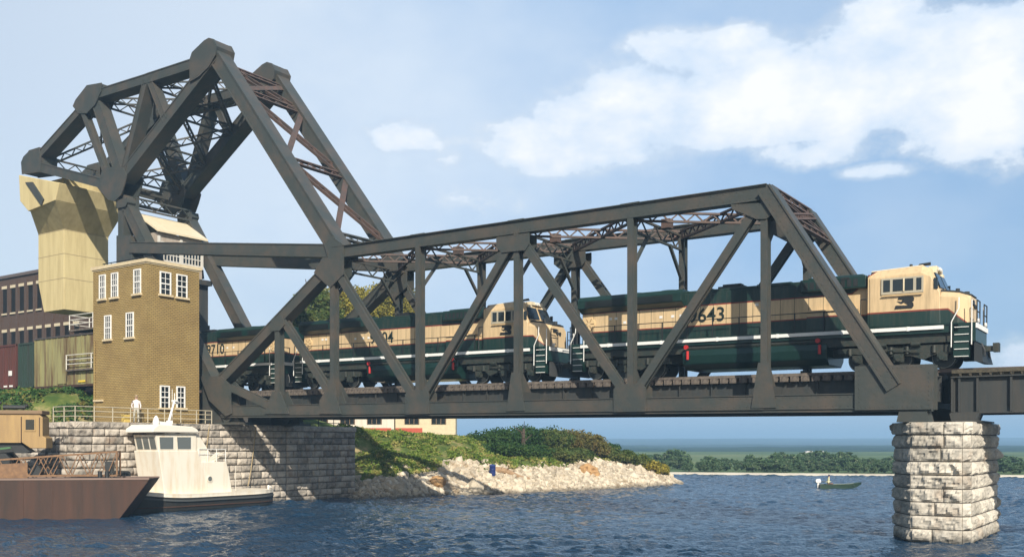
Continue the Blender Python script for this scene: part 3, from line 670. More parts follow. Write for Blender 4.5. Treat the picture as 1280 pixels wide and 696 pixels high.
def gus(pts, th=.72, out=.035, m=STEEL, px=True, name='gusset_plate'):
    Q = poly_near(pts) if px else pts
    def fn(mb, yr):
        y = yr(th - .03); e = eps(); mb.prism(Q, y[0] - out - e, y[0] + .02); mb.prism(Q, y[1] - .02, y[1] + out + e)
        cx_ = sum(p[0] for p in Q) / len(Q); cz_ = sum(p[1] for p in Q) / len(Q)
        Qi = [(cx_ + (a - cx_) * .88, cz_ + (b - cz_) * .88) for a, b in Q]
        for k in range(len(Qi)): rivets(mb, Qi[k], Qi[(k + 1) % len(Qi)], 0, y[0] - out - e, .2)
    both(name, fn, m)
XN = [-16.92 - 7.259 * i for i in range(5)]     # panel points from the right
def zt(X): return 16.9 + gz(X)                  # top of top chord
def zb(X): return 5.99 + gz(X)                  # bottom of bottom chord
XE = XN[4]                                      # hinge joint E
# chords
def top_ch(i, a, b):
    def fn(mb, yr):
        y = yr(.66); member(mb, (a, zt(a) - .40), (b, zt(b) - .40), .70, y[0], y[1], .07)
        mb.beam((a, (y[0] + y[1]) / 2, zt(a) - .02), (b, (y[0] + y[1]) / 2, zt(b) - .02), .80, .045)
        if i: 
            for s in (-.5, .5): mb.beam((a - .55, (y[0] + y[1]) / 2, zt(a) + .02), (a + .55, (y[0] + y[1]) / 2, zt(a) + .02), .7, .05); break
    both('top_chord', fn)
def bot_ch(a, b):
    def fn(mb, yr):
        y = yr(.62); member(mb, (a, zb(a) + .37), (b, zb(b) + .37), .72, y[0], y[1], .05)
        mb.beam((a, (y[0] + y[1]) / 2 + .03, zb(a) - .06), (b, (y[0] + y[1]) / 2 + .03, zb(b) - .06), .5, .13)
    both('bottom_chord', fn)
for i in range(4): top_ch(i, XN[i] + (.15 if i == 0 else 0), XN[i + 1])
ends = [-9.35] + XN + [-51.6, -57.0]
for a, b in zip(ends[:-1], ends[1:]): bot_ch(a, b)
# end post at the right, upper face visible
EP0 = (XN[0] + .05, zt(XN[0]) - .25); EP1 = P(1118, 484, NY0)
def ep(mb, yr):
    y = yr(.95); y = (y[0] - .18, y[1]) if y[0] < 48 else (y[0], y[1] + .18)
    member(mb, EP0, EP1, .70, y[0] + .0, y[1], .09, .05)
both('end_post', ep)
# verticals (with a flared foot) and diagonals
def vert(i, foot=True):
    X = XN[i]
    def fn(mb, yr):
        y = yr(.56); hmember(mb, (X, zb(X) + .2), (X, zt(X) - .5), .33, y[0], y[1])
        if foot:
            e = eps(); mb.prism([(X - .62, zb(X) + .1), (X + .62, zb(X) + .1), (X + .27, zb(X) + 2.3), (X - .27, zb(X) + 2.3)], y[0] - .02 - e, y[0] + .03)
        inn = (y[1], y[1] + 1.5, -1) if y[0] < 48 else (y[0], y[0] - 1.5, 1)      # sloping bracket to the floor beam
        mb.prism([(inn[0] - .03 * inn[2] * -1, zb(X) + 2.5), (inn[1], zb(X) + .55), (inn[0], zb(X) + .55)], X - .05 - .01, X + .05, 'x')
    both('vertical_post', fn)
for i in range(5): vert(i, i in (0, 2, 4))
def nd(i, dx, z): return (XN[i] + dx, z + gz(XN[i]))
mem('diagonal_brace', nd(0, -.35, 15.9), nd(1, .25, 6.9), .42, .5, px=False)
mem('diagonal_brace', nd(2, .4, 15.6), nd(1, -.3, 6.9), .44, .5, px=False)
mem('diagonal_brace', nd(2, -.4, 15.6), nd(3, .3, 6.9), .44, .5, px=False)
mem('diagonal_brace', nd(4, .35, 15.3), nd(3, -.3, 6.9), .48, .5, px=False)
# gussets of the span
gus([(914, 256), (948, 254), (973, 262), (958, 274), (945, 274), (916, 262)])
gus([(621, 297), (662, 291), (662, 305), (657, 313), (628, 316), (621, 310)])
gus([(393, 341), (404, 322), (430, 322), (430, 343), (413, 360)])
for i in (1, 3):
    X = XN[i]; z = gz(X); gus([(X - .95, 5.98 + z), (X + .95, 5.98 + z), (X + .95, 7.2 + z), (X + .7, 7.45 + z), (X - .7, 7.45 + z), (X - .95, 7.2 + z)], px=False)
gus([(-12.6, 5.9), (-9.2, 5.87), (-9.2, 7.86), (-12.6, 7.9)], px=False)
# left half-panel: sub-vertical, sub-diagonals and heel
mem('heel_post', (424, 318), (258, 492), .76, .9, .09)
mem('sub_vertical', (345.5, 408), (345.5, 512), .42, .56)
mem('sub_diagonal', (352, 400), (409, 490), .46, .5)
mem('sub_diagonal', (287, 484), (338, 508), .50, .5)
gus([(337, 408), (341, 398), (353, 394), (356, 406), (350, 413), (339, 414)])
gus([(331, 517), (362, 517), (350, 489), (341, 489), (336, 503)]); gus([(400, 517), (427, 517), (418, 489), (407, 489), (400, 500)])
gus([(251, 470), (277, 470), (288, 480), (290, 517), (283, 520), (262, 500)], out=.05)
# bascule frame (counterweight truss)
TH = 1.25
mem('counterweight_chord', (46, 196), (107, 128), .68, TH, .08)
mem('counterweight_chord', (118, 118), (184, 97.5), .74, TH, .08)
mem('counterweight_chord', (182, 98), (262, 72), .76, TH, .08)
mem('counterweight_bottom_chord', (46, 208), (134, 231), .78, TH, .08)
mem('counterweight_diagonal', (119, 130), (147, 215), .92, TH * .8, .09)
mem('counterweight_strut', (102, 140), (131, 218), .42, TH * .5, .05)
mem('counterweight_vertical', (181, 101), (153, 214), .60, TH * .8, .07)
mem('counterweight_strut', (186, 101), (205, 150), .55, TH * .6, .06)
mem('main_diagonal', (149, 222), (266, 70), .92, TH, .1)
mem('tower_inclined_leg', (265, 68), (424, 322), 1.02, TH, .1)
gus([(238, 75), (241, 66), (256, 51.5), (262, 48), (268, 49.5), (272, 58), (270, 70), (262, 84), (250, 96), (238, 103)], th=1.5, out=.06)
for pts in ([(255, 53), (262, 48.5), (268, 50), (271.5, 58), (269, 70), (258, 70)],
            [(36, 188), (49, 184), (51, 196), (51, 214), (27.5, 217), (27.5, 203)],
            [(98, 127), (109, 107.5), (126, 104.5), (126, 112), (108, 128)]):
    both('joint_cap', lambda mb, yr, pts=pts: mb.prism(poly_near(pts), *yr(1.45)))
gus([(109, 107), (127.4, 103.8), (126.5, 115), (119.5, 131), (109, 142), (98, 142), (91.5, 133), (95, 125)], th=1.4, out=.05)
gus([(35, 191), (49, 184.5), (51.5, 197), (51, 215), (28, 218), (27, 203), (30, 196)], th=1.42, out=.05)
gus([(129.5, 209), (154.5, 209.5), (159, 220), (156, 232), (152, 244), (144, 252), (136, 250), (123, 235), (126, 222)], th=1.45, out=.06)
gus([(405, 305), (416, 296), (430, 306), (430, 322), (411, 324)], th=1.3, out=.03)
# operating struts from the tower to the hinge joint
mem('operating_strut', (161, 309), (412, 313), .86, .7, .07)

LAT = {}
def lattice(name, p, q, h, up, m=STEEL, cw=.11, lac=.06, pitch=None, parent=None):
    mb = MB(); p, q = Vector(p), Vector(q); d = (q - p); L = d.length; d.normalize(); u = Vector(up); u = (u - d * u.dot(d)).normalized()
    for sg in (-1, 1): mb.beam(p + u * sg * h / 2, q + u * sg * h / 2, cw * 1.4, cw, u)
    n = max(2, round(L / (pitch or h * 1.05))); 
    for k in range(n):
        a = p.lerp(q, k / n) + u * (h / 2 if k % 2 else -h / 2) * .92; b = p.lerp(q, (k + 1) / n) + u * (-h / 2 if k % 2 else h / 2) * .92; mb.beam(a, b, lac, lac * 1.3, u)
    for e in (0, 1): 
        c = p.lerp(q, .03 if e == 0 else .97); mb.beam(c - u * h * .5, c + u * h * .5, cw * 1.2, cw * 2.2, d)
    return BW(mb, name, m)
yi0, yi1 = NY0 + .6, FY1 - .6; ym = (yi0 + yi1) / 2
def nf(a, k, inset=1.0):                  # point on the near (k=0) or far (k=1) truss
    A = pf(*a); return Vector((A[0], NY0 + inset if k == 0 else FY1 - inset, A[1]))
# span top laterals and sway frames
for i in range(4):
    a, b = XN[i], XN[i + 1]; za, zb_ = zt(a) - .55, zt(b) - .55
    lattice('lateral_brace', (a, yi0, za), (b, yi1, zb_), .45, (0, 0, 1), STEELB); lattice('lateral_brace', (a, yi1, za - .02), (b, yi0, zb_ - .02), .45, (0, 0, 1), STEELB)
for i in range(1, 5):
    X = XN[i]; z = zt(X) - 1.0
    lattice('cross_strut', (X, yi0 - .1, z), (X, yi1 + .1, z), .78, (0, 0, 1), STEEL if i < 4 else STEEL)
    for s, y0 in ((1, yi0), (-1, yi1)):
        BW(MB().beam((X, y0, z - 2.0), (X, y0 + s * 1.5, z - .35), .16, .16), 'knee_brace', STEEL)
    for j in (-1, 1):
        BW(MB().box((X + j * .5, ym, zt(X) - .5), (.5, .5, .5)), 'lateral_plate', STEELB) if j == 1 and i < 4 else None
# portal frame in the plane of the right end post
d = Vector((EP1[0] - EP0[0], 0, EP1[1] - EP0[1])).normalized(); A = Vector((EP0[0], 0, EP0[1])); un = Vector((-d.z, 0, d.x))
if un.x < 0: un = -un
def pp(s, y, off=0): return tuple(A + d * s + un * off + Vector((0, y, 0)))
lattice('portal_strut', pp(.25, yi0 - .2, .25), pp(.25, yi1 + .2, .25), .62, d, STEELB, .13); lattice('portal_strut', pp(1.9, yi0, .2), pp(1.9, yi1, .2), .5, d, STEELB, .13)
lattice('portal_brace', pp(.4, yi0, .22), pp(1.8, yi1, .22), .3, d, STEELB); lattice('portal_brace', pp(.4, yi1, .27), pp(1.8, yi0, .27), .3, d, STEELB)
BW(MB().prism([(yi0 - .3, EP0[1] - .2), (yi1 + .3, EP0[1] - .2), (yi1 + .3, EP0[1] - 3.2), (yi1 - .9, EP0[1] - 1.9), (yi0 + .9, EP0[1] - 1.9), (yi0 - .3, EP0[1] - 3.2)], XN[0] - .12, XN[0] - .02, 'x'), 'portal_frame', STEEL)
# bracing between the inclined legs A-E
A0 = (268, 78); E0 = (420, 312)
def leg(t): return (A0[0] + (E0[0] - A0[0]) * t, A0[1] + (E0[1] - A0[1]) * t)
LG0 = Vector((pf(*E0)[0] - pf(*A0)[0], 0, pf(*E0)[1] - pf(*A0)[1])).normalized(); LN = Vector((-LG0.z, 0, LG0.x)); LN = LN if LN.x > 0 else -LN
def lp(t, k): return nf(leg(t), k, .55) + LN * .28
tt = [.02, .15, .52, .93]
for k, t in enumerate(tt): lattice('cross_strut', lp(t, 0), lp(t, 1), .55 if k else .4, LG0, STEELB if k < 3 else STEEL, .14)
for k in range(3):
    a, b = tt[k], tt[k + 1]; lattice('lateral_brace', lp(a, 0), lp(b, 1), .62, LG0, STEELB, .14, pitch=.8); 
    mb = MB(); mb.beam(lp(a, 1) + LN * .08, lp(b, 0) + LN * .08, .42, .09, LN); BW(mb, 'lateral_tie', STEELB)
# cross bracing of the counterweight frame
ch = [(47, 200), (113, 122), (181, 101), (254, 78)]
for a in ch: lattice('cross_strut', nf(a, 0), nf(a, 1), .75, (0, 0, 1), STEEL, .13)
for a, b in zip(ch[:-1], ch[1:]):
    up = Vector((0, 0, 1))
    lattice('lateral_brace', nf(a, 0), nf(b, 1), .5, up); lattice('lateral_brace', nf(a, 1), nf(b, 0), .5, up)
dg = [(150, 218), (178, 182), (212, 138), (250, 90)]
for a in dg[:-1]: lattice('cross_strut', nf(a, 0), nf(a, 1), .7, (0, 0, 1), STEEL, .13)
for a, b in zip(dg[:-1], dg[1:]): lattice('lateral_brace', nf(a, 0), nf(b, 1), .5, (0, 0, 1)); lattice('lateral_brace', nf(a, 1), nf(b, 0), .5, (0, 0, 1))
lattice('cross_strut', nf((136, 240), 0), nf((136, 240), 1), 1.1, (0, 0, 1), STEEL, .2)
lattice('lateral_brace', nf((52, 208), 0), nf((134, 228), 1), .5, (1, 0, 0)); lattice('lateral_brace', nf((52, 208), 1), nf((134, 228), 0), .5, (1, 0, 0))
# floor: beams and stringers
for X in XN + [-51.3, -9.8]:
    z = gz(X); BW(MB().bb(X - .14, X + .14, yi0 - .5, yi1 + .5, 6.15 + z, 7.2 + z).bb(X - .25, X + .25, yi0 - .5, yi1 + .5, 6.1 + z, 6.15 + z), 'floor_beam', GIRD)
for y in (48.35, 50.55):
    for a, b in zip(ends[:-1], ends[1:]):
        mb = MB(); za, zc = 6.95 + gz(a), 6.95 + gz(b); mb.beam((a, y, za), (b, y, zc), .05, 1.15); mb.beam((a, y, za + .57), (b, y, zc + .57), .34, .04); mb.beam((a, y, za - .57), (b, y, zc - .57), .34, .04)
        n = 4
        for k in range(1, n): x = a + (b - a) * k / n; mb.bb(x - .04, x + .04, y - .14, y + .14, 6.4 + gz(x), 7.5 + gz(x))
        BW(mb, 'stringer', GIRD)
# bearings
BW(MB().prism([(-10.65, 5.98), (-9.55, 5.98), (-9.4, 5.33), (-10.8, 5.33)], 46.05, 47.0), 'bearing_shoe', STEEL); BW(MB().prism([(-10.65, 5.98), (-9.55, 5.98), (-9.4, 5.33), (-10.8, 5.33)], 51.9, 52.85), 'bearing_shoe', STEEL)
# counterweight
def counterweight():
    def ring(x0, x1, y0, y1, z): return [(x0, y0, z), (x1, y0, z), (x1, y1, z), (x0, y1, z)]
    bx0, bx1, by0, by1 = -83.3, -79.3, 47.5, 51.7
    mb = MB(); z1 = 15.9; mb.loft([ring(bx0 + .9, bx1, by0, by1, z1), ring(bx0, bx1, by0, by1, z1 + 2.6), ring(bx0, bx1, by0, by1, 27.2)])
    BW(mb, 'counterweight', CONC, bevel=.04)
    mb = MB(); seam = mat('form_line_stain', (.30, .24, .14), .9)
    for z in (18.6, 20.7, 22.75): mb.bb(bx0 - .012, bx1 + .012, by0 - .012, by1 + .012, z - .02, z + .02)
    BW(mb, 'form_line', seam)
    tl, bl, trr, brr = pf(26.5, 219.5), pf(28, 252), pf(77, 229), pf(72, 251); lx = bl[0]; 
    mb = MB(); N_, F__ = NY0 - .22, 52.1
    mb.prism([(tl[0], tl[1]), (trr[0], trr[1]), (brr[0], brr[1]), (lx + 1.3, brr[1] - .35), (lx, bl[1])], N_, F__); BW(mb, 'counterweight_wing', CONC, bevel=.05)
    z2 = brr[1] - .01; mb = MB(); mb.loft([ring(bx0, bx1 + .01, by0 - .01, by1 + .01, 22.8), ring(lx + 1.3, brr[0] - .02, N_ + .06, F__ - .06, z2)]); BW(mb, 'tapered_soffit', CONC, bevel=.03)
    mb = MB(); mb.prism([pf(36, 229), pf(45, 228.5), pf(59, 250), pf(56, 258)], N_ - .12, N_ - .02); BW(mb, 'wing_recess_shade', STEEL)  # dark plate on the wing face, standing in for the shade inside its slot recess
counterweight()

# support tower (trunnion post, inclined leg)
tw = thing('support_tower', 'dark steel A-frame tower carrying the counterweight frame behind the brick control house', 'tower', (-66, 49.45, QT)); TWW = World(tw)
D = pf(143, 248)
for k, (ya, yb) in enumerate(((NY0 + .16, NY0 + 1.1), (FY1 - 1.1, FY1 - .16))):
    mb = MB(); foot = (-56.4, QT + .2); member(mb, (D[0] + .5, D[1]), foot, .82, ya, yb, .09); mb.beam((D[0] + .9, (ya + yb) / 2, D[1] - 1.4), (foot[0] - .9, (ya + yb) / 2, foot[1] + .4), .5, .3); TWW(mb, 'inclined_leg', STEEL)
    mb = MB(); member(mb, (D[0] + .55, D[1] - .8), (D[0] + .55, QT), .72, ya + .03, yb - .03, .09); TWW(mb, 'vertical_leg', STEEL)
    mb = MB(); mb.prism([(D[0] + .1, D[1] - .2), (D[0] + 1.5, D[1] - .1), (D[0] + 1.6, D[1] - .5), (D[0] + 1.3, D[1] - .8), (D[0] + .2, D[1] - .8)], ya - .08, yb + .08); TWW(mb, 'trunnion_bearing', STEEL)
    mb = MB(); mb.prism([(-59.6, QT), (-55.2, QT), (-56.1, QT + 1.0), (-58.6, QT + 3.6), (-59.6, QT + 3.6)], ya + .25, yb - .25)
    mb.bb(-60, -55.0, ya - .12, yb + .12, QT - .02, QT + .14); TWW(mb, 'base_plate', STEEL)
    zb2 = pf(150, 320)[1]; mb = MB(); mb.prism([(D[0] + .1, zb2 + 1.7), (D[0] + 1.9, zb2 + 1.5), (D[0] + 2.3, zb2 - 1.0), (D[0] + .1, zb2 - 1.0)], ya - .05, yb + .05); TWW(mb, 'strut_guide', STEEL)
mb = MB(); z = pf(150, 335)[1]; mb.bb(-72, -65.7, 46.6, 52.2, z - .9, z - .5); TWW(mb, 'platform', GIRD); mb = MB(); mb.bb(-66.4, -66.1, 46.7, 52.1, z - 4.4, z - .9); TWW(mb, 'apron_plate', GIRD)
for zc, x in ((z - 1.6, -69.4), (z - 4.6, -66.2)):
    mb = MB(); mb.bb(x - .2, x + .2, 46.6, 52.2, zc - .6, zc + .5); TWW(mb, 'cross_girder', GIRD)
mb = MB(); mb.beam((-66.8, 46.8, z - 1), (-66.8, 52.2, z - 5.5), .3, .3); mb.beam((-66.8, 52.2, z - 1), (-66.8, 46.8, z - 5.5), .3, .3); TWW(mb, 'cross_brace', STEEL)
BWx = BW; BW = TWW
lattice('lattice_girder', (-68.2, 46.8, 23.3), (-68.2, 52.1, 23.3), .8, (0, 0, 1), STEEL, .12); BW = BWx

# machinery house between the tower legs
mh = thing('machinery_house', 'cream machinery cabin with sloping roof and gridded windows high between the tower legs', 'cabin', (-67.5, 49.5, 17.3)); W = World(mh)
X0, X1, Y0, Y1, Z0, Z1 = -70.5, -66.1, 47.35, 51.5, 17.35, 20.9
PINKW = mat('weathered_cream_siding', (.42, .37, .31), .8, (.32, .26, .2), 3, streak=True)
W(MB().bb(X0, X1, Y0, Y1, Z0, Z1), 'wall', PINKW)
W(MB().prism([(X1 + .35, Z1 - .05), (X1 + .35, Z1 + .1), (X0 + 2.0, Z1 + 1.75), (X0 - .3, Z1 + .6), (X0 - .3, Z1 + .45), (X0 + 2.0, Z1 + 1.58)], Y0 - .3, Y1 + .3), 'roof', CABW)
for k in range(2):
    y0 = Y0 + .2 + k * 2.05; w = 1.75
    f = W(MB().bb(X1, X1 + .06, y0, y0 + w, 18.75, 20.15), 'window', GLASS); mb = MB()
    for j in range(7): y = y0 + w * j / 6; mb.bb(X1 + .05, X1 + .10, y - .035, y + .035, 18.75, 20.15)
    for j in range(4): zz = 18.75 + 1.4 * j / 3; mb.bb(X1 + .052, X1 + .105, y0, y0 + w, zz - .035, zz + .035)
    W(mb, 'muntins', OFFW, f)
mb = MB(); 
for y in (Y0 + .05, Y0 + 2.1, Y1 - .05): mb.bb(X1 + .003, X1 + .12, y - .1, y + .1, 18.5, 20.6)
mb.bb(X1 + .002, X1 + .14, Y0, Y1, 18.5, 18.7); W(mb, 'trim', OFFW)

# ------------------------------------------------------------------ track
def track():
    t = thing('railway_track', 'railway track of steel rails on timber ties running along the bridge deck', 'track', (-30, 49.45, 7.7)); W = World(t)
    for y in (48.73, 50.17):
        mb = MB(); a, b = 28, -58.0; mb.beam((a, y, 7.87 + gz(a)), (b, y, 7.87 + gz(b)), .07, .05); mb.beam((a, y, 7.80 + gz(a)), (b, y, 7.80 + gz(b)), .02, .12); mb.beam((a, y, 7.74 + gz(a)), (b, y, 7.74 + gz(b)), .14, .02); W(mb, 'rail', RAILM)
    for y in (48.22, 50.68):
        mb = MB(); a, b = -9.6, -57.5; mb.beam((a, y, 7.80 + gz(a)), (b, y, 7.80 + gz(b)), .2, .14); W(mb, 'guard_timber', TIMB)
    me = None; x = -9.75; n = 0
    while x > -57.5:
        o = None
        if me is None:
            mb = MB().bb(-.19, .19, -1.42, 1.42, -.13, .13); o = mb.build('tie', TIMB, t); me = o.data
        else:
            o = bpy.data.objects.new('tie', me); COL.objects.link(o); o.parent = t
        o.location = Vector((x, 49.45, 7.585 + gz(x))) - Vector(t.location); o.scale = (1, 1 + rng.uniform(-.012, .012), 1); x -= .53
    mb = MB(); mb.beam((-58, 49.45, 7.75 + gz(-58)), (-140, 49.45, 7.75 + gz(-58)), .1, .1)
track()
mb = MB(); z = 8.0
mb.prism([(46.9, QT - .05), (52.0, QT - .05), (51.4, z), (47.5, z)], -72, -58.3, 'x'); o = mb.build('track_bed_wall', mat('dark_plinth', (.12, .11, .10), .9, (.08, .075, .07), 2)); tag(o, 'dark retaining plinth carrying the track behind the brick control house', 'plinth')
tb = MB()
for y in (48.73, 50.17): tb.bb(-150, -58, y - .035, y + .035, 8.18, 8.33)
tag(tb.build('rails_on_land', RAILM), kind='structure')

def approach():
    t = thing('approach_span', 'black plate girder approach span leaving the picture at the right edge', 'bridge span', (0, 49.4, 6)); W = World(t)
    for y, s in ((47.95, -1), (50.95, 1)):
        mb = MB(); a, b = -8.85, 28; mb.bb(a, b, y - .025, y + .025, 5.78, 7.34); 
        for zc in (5.75, 7.36): mb.bb(a, b, y - .22, y + .22, zc - .03, zc + .03)
        for x in [a + .05, a + .35, a + 1.1] + [a + 1.1 + 1.35 * k for k in range(1, 26)]: mb.bb(x - .045, x + .045, y - .17, y + .17, 5.8, 7.32)
        W(mb, 'plate_girder', GIRD)
    mb = MB(); mb.prism([(-8.85, 5.72), (-7.6, 5.72), (-7.75, 5.33), (-8.75, 5.33)], 47.4, 48.5); mb.bb(-8.6, -7.6, 47.3, 51.4, 5.325, 5.40); W(mb, 'bearing_shoe', GIRD)
    mb = MB()
    for k in range(12): x = -8.7 + 3 * k; mb.bb(x, x + .12, 48, 50.9, 5.9, 7.2)
    W(mb, 'cross_frame', GIRD)
    TB2 = mat('mossy_timber_edge', (.10, .085, .055), .9, (.045, .04, .03), 7, bump=.5)
    x = -8.7
    while x < 27:
        mb = MB().bb(x - .12, x + .12, 47.86 + rng.uniform(-.04, .04), 51.05, 7.40, 7.62); W(mb, 'tie', TB2); x += .42
    mb = MB(); mb.bb(-8.8, 28, 47.7, 47.95, 7.52, 7.68); W(mb, 'edge_timber', TB2)
    mb = MB(); mb.bb(22, 27, 46.6, 52.5, -2, 5.5); W(mb, 'support_pier', STONE)
approach()

# ------------------------------------------------------------------ locomotives
def loco_parts(root):
    def b(mb, name, m, par=None, **k): return mb.build(name, m, par or root, **k)
    # underframe, sill stripe, tank
    b(MB().bb(.9, 21.8, -1.28, 1.28, 1.18, 1.74).bb(1.2, 21.4, -.45, .45, .75, 1.2), 'underframe', UNDER)
    b(MB().bb(1.4, 21.2, -1.50, 1.50, 1.95, 2.0).bb(1.4, 21.2, -1.44, 1.44, 1.60, 1.949), 'walkway', DGREEN)
    for s in (-1, 1):
        mb = MB(); mb.bb(1.45, 20.6, s * 1.46, s * 1.53, 1.76, 1.925)
        for x in (3.2, 6.4, 9.6, 12.8, 16, 19): mb.bb(x, x + .12, s * 1.45, s * 1.545, 1.74, 1.94)
        b(mb, 'sill_stripe', STRIPE)
    ft = b(MB().loft([[(x, -1.05, .32), (x, -1.42, .62), (x, -1.5, 1.05), (x, -1.45, 1.36), (x, 1.45, 1.36), (x, 1.5, 1.05), (x, 1.42, .62), (x, 1.05, .32)] for x in (7.7, 15.3)]), 'fuel_tank', DGREEN, bevel=.05)
    for s in (-1, 1):
        for x in (7.95, 14.9): b(MB().cyl((x, s * 1.52, 1.50), (x, s * 1.62, 1.50), .12).cyl((x + .08, s * 1.56, 1.3), (x + .08, s * 1.56, .85), .075), 'fuel_filler', REDP)
        b(MB().cyl((7.9, s * 1.2, 1.5), (15, s * 1.2, 1.5), .17, n=12), 'air_reservoir', UNDER)
    # trucks
    for cx in (4.0, 18.6):
        tr = b(MB().bb(cx - 2.6, cx + 2.6, -1.0, 1.0, .75, 1.1), 'truck', UNDER)
        for s in (-1, 1):
            mb = MB(); y0, y1 = s * 1.0, s * 1.17
            mb.prism([(cx - 2.85, 1.06), (cx - 2.85, .86), (cx - 1.5, .74), (cx - 1.1, .42), (cx - .5, .62), (cx + .5, .62), (cx + 1.1, .42), (cx + 1.5, .62), (cx + 2.85, .72), (cx + 2.85, 1.02), (cx + 1.2, 1.12), (cx, 1.0), (cx - 1.2, 1.12)], min(y0, y1), max(y0, y1))
            for ax in (-1.9, 0, 1.9):
                mb.bb(cx + ax - .22, cx + ax + .22, s * 1.1, s * 1.28, .34, .72); mb.cyl((cx + ax, s * 1.2, .52), (cx + ax, s * 1.34, .52), .15, n=12)
                for q in (-.36, .36): mb.cyl((cx + ax + q, s * 1.2, .72), (cx + ax + q, s * 1.2, 1.05), .1, n=8)
            mb.cyl((cx - .95, s * 1.24, 1.15), (cx - .55, s * 1.24, 1.15), .13, n=10).cyl((cx + .95, s * 1.24, 1.15), (cx + .55, s * 1.24, 1.15), .13, n=10)
            mb.beam((cx - 1.0, s * 1.3, .95), (cx + 1.0, s * 1.3, .8), .06, .06)
            b(mb, 'side_frame', UNDER, tr)
        for ax in (-1.9, 0, 1.9):
            x = cx + ax; mb = MB()
            for s in (-1, 1):
                mb.cyl((x, s * .70, .53), (x, s * .84, .53), .53, n=28); mb.cyl((x, s * .66, .53), (x, s * .70, .53), .57, n=28); mb.cyl((x, s * .84, .53), (x, s * .90, .53), .16, n=14)
            mb.cyl((x, -.7, .53), (x, .7, .53), .09, n=8); b(mb, 'wheelset', mat('wheel_steel', (.05, .055, .055), .45, metal=.5), tr)
            mb = MB()
            for s in (-1, 1):
                for k in range(28):
                    a0, a1 = 2 * math.pi * k / 28, 2 * math.pi * (k + 1) / 28; mb.beam((x + .5 * math.cos(a0), s * .842, .53 + .5 * math.sin(a0)), (x + .5 * math.cos(a1), s * .842, .53 + .5 * math.sin(a1)), .012, .08, (0, 1, 0))
            b(mb, 'wheel_rim', mat('bright_rim', (.36, .36, .33), .4, metal=.6), tr)
    # hood: radiator end, middle, equipment section
    hd = b(MB().bb(1.25, 17.25, -.98, .98, 2.0, 4.42).bb(1.25, 17.25, -.86, .86, 4.42, 4.56), 'hood', LIV, bevel=.04)
    r2 = MB(); r2.loft([[(x, -1.0, 3.74), (x, -1.44, 3.98), (x, -1.46, 4.42), (x, -1.28, 4.64), (x, 1.28, 4.64), (x, 1.46, 4.42), (x, 1.44, 3.98), (x, 1.0, 3.74)] for x in (1.2, 7.6)]); b(r2, 'radiator_section', DGREEN, hd, bevel=.03)
    mb = MB()
    for s in (-1, 1):
        for x in (1.7, 4.7): 
            for k in range(7): mb.bb(x, x + 2.4, s * 1.45, s * 1.475, 4.03 + k * .052, 4.055 + k * .052)
    b(mb, 'radiator_grille', BLACK, hd)
    mb = MB()
    for x in (2.4, 4.4, 6.4): mb.cyl((x, 0, 4.6), (x, 0, 4.76), .78, .7, 20)
    b(mb, 'radiator_fan', DGREEN, hd)
    b(MB().bb(13.9, 17.1, -1.30, 1.30, 3.95, 4.55).bb(14.2, 16.9, -1.0, 1.0, 4.55, 4.66), 'inverter_housing', DGREEN, hd, bevel=.05)
    mb = MB()
    for s in (-1, 1):
        for k in range(9): mb.bb(14.1 + k * .3, 14.3 + k * .3, s * 1.30, s * 1.315, 4.05, 4.4)
        mb.bb(15.9, 16.3, s * 1.301, s * 1.33, 4.42, 4.5)
    b(mb, 'housing_grille', BLACK, hd)
    b(MB().bb(9.2, 10.6, -.35, .35, 4.56, 4.74).bb(9.4, 10.4, -.2, .2, 4.7, 4.86), 'exhaust_stack', BLACK, hd)
    b(MB().bb(11.4, 13.2, -.5, .5, 4.56, 4.66).bb(8.1, 8.9, -.5, .5, 4.56, 4.68), 'roof_hatch', DGREEN, hd)
    # hood door lines and latches
    mb = MB()
    for s in (-1, 1):
        for k in range(20):
            x = 2.0 + k * .72; 
            if x < 16: mb.bb(x, x + .018, s * .98, s * .987, 2.1, 4.38)
        for z in (2.62, 3.95): mb.bb(1.3, 17.2, s * .98, s * .988, z, z + .018)
    b(mb, 'door_seam', mat('door_seam_dark', (.02, .03, .025), .6), hd)
    mb = MB()
    for s in (-1, 1):
        for x, z in ((3.0, 3.3), (3.35, 3.3), (3.9, 3.05), (6.1, 3.2), (6.8, 3.2), (7.3, 3.2), (11.5, 3.5), (15.4, 3.3), (15.7, 3.3)): b(MB().bb(x, x + .18, s * .985, s * 1.0, z, z + .13), 'data_plate', WHITEP, hd)
    for s in (-1, 1): 
        mb = MB(); mb.cyl((1.75, s * .98, 3.15), (1.75, s * 1.06, 3.15), .36, n=18); b(mb, 'vent_cover', LCREAM, hd)
        mb = MB()
        for k in range(6): a = k * math.pi / 3; mb.beam((1.75 + .1 * math.cos(a), s * 1.07, 3.15 + .1 * math.sin(a)), (1.75 + .33 * math.cos(a), s * 1.07, 3.15 + .33 * math.sin(a)), .02, .04, (0, 1, 0))
        b(mb, 'vent_spokes', mat('vent_brown', (.25, .16, .08), .6), hd)
    b(MB().bb(14.3, 16.6, -1.46, 1.46, 2.0, 3.0), 'equipment_cabinet', LIV, hd, bevel=.03)
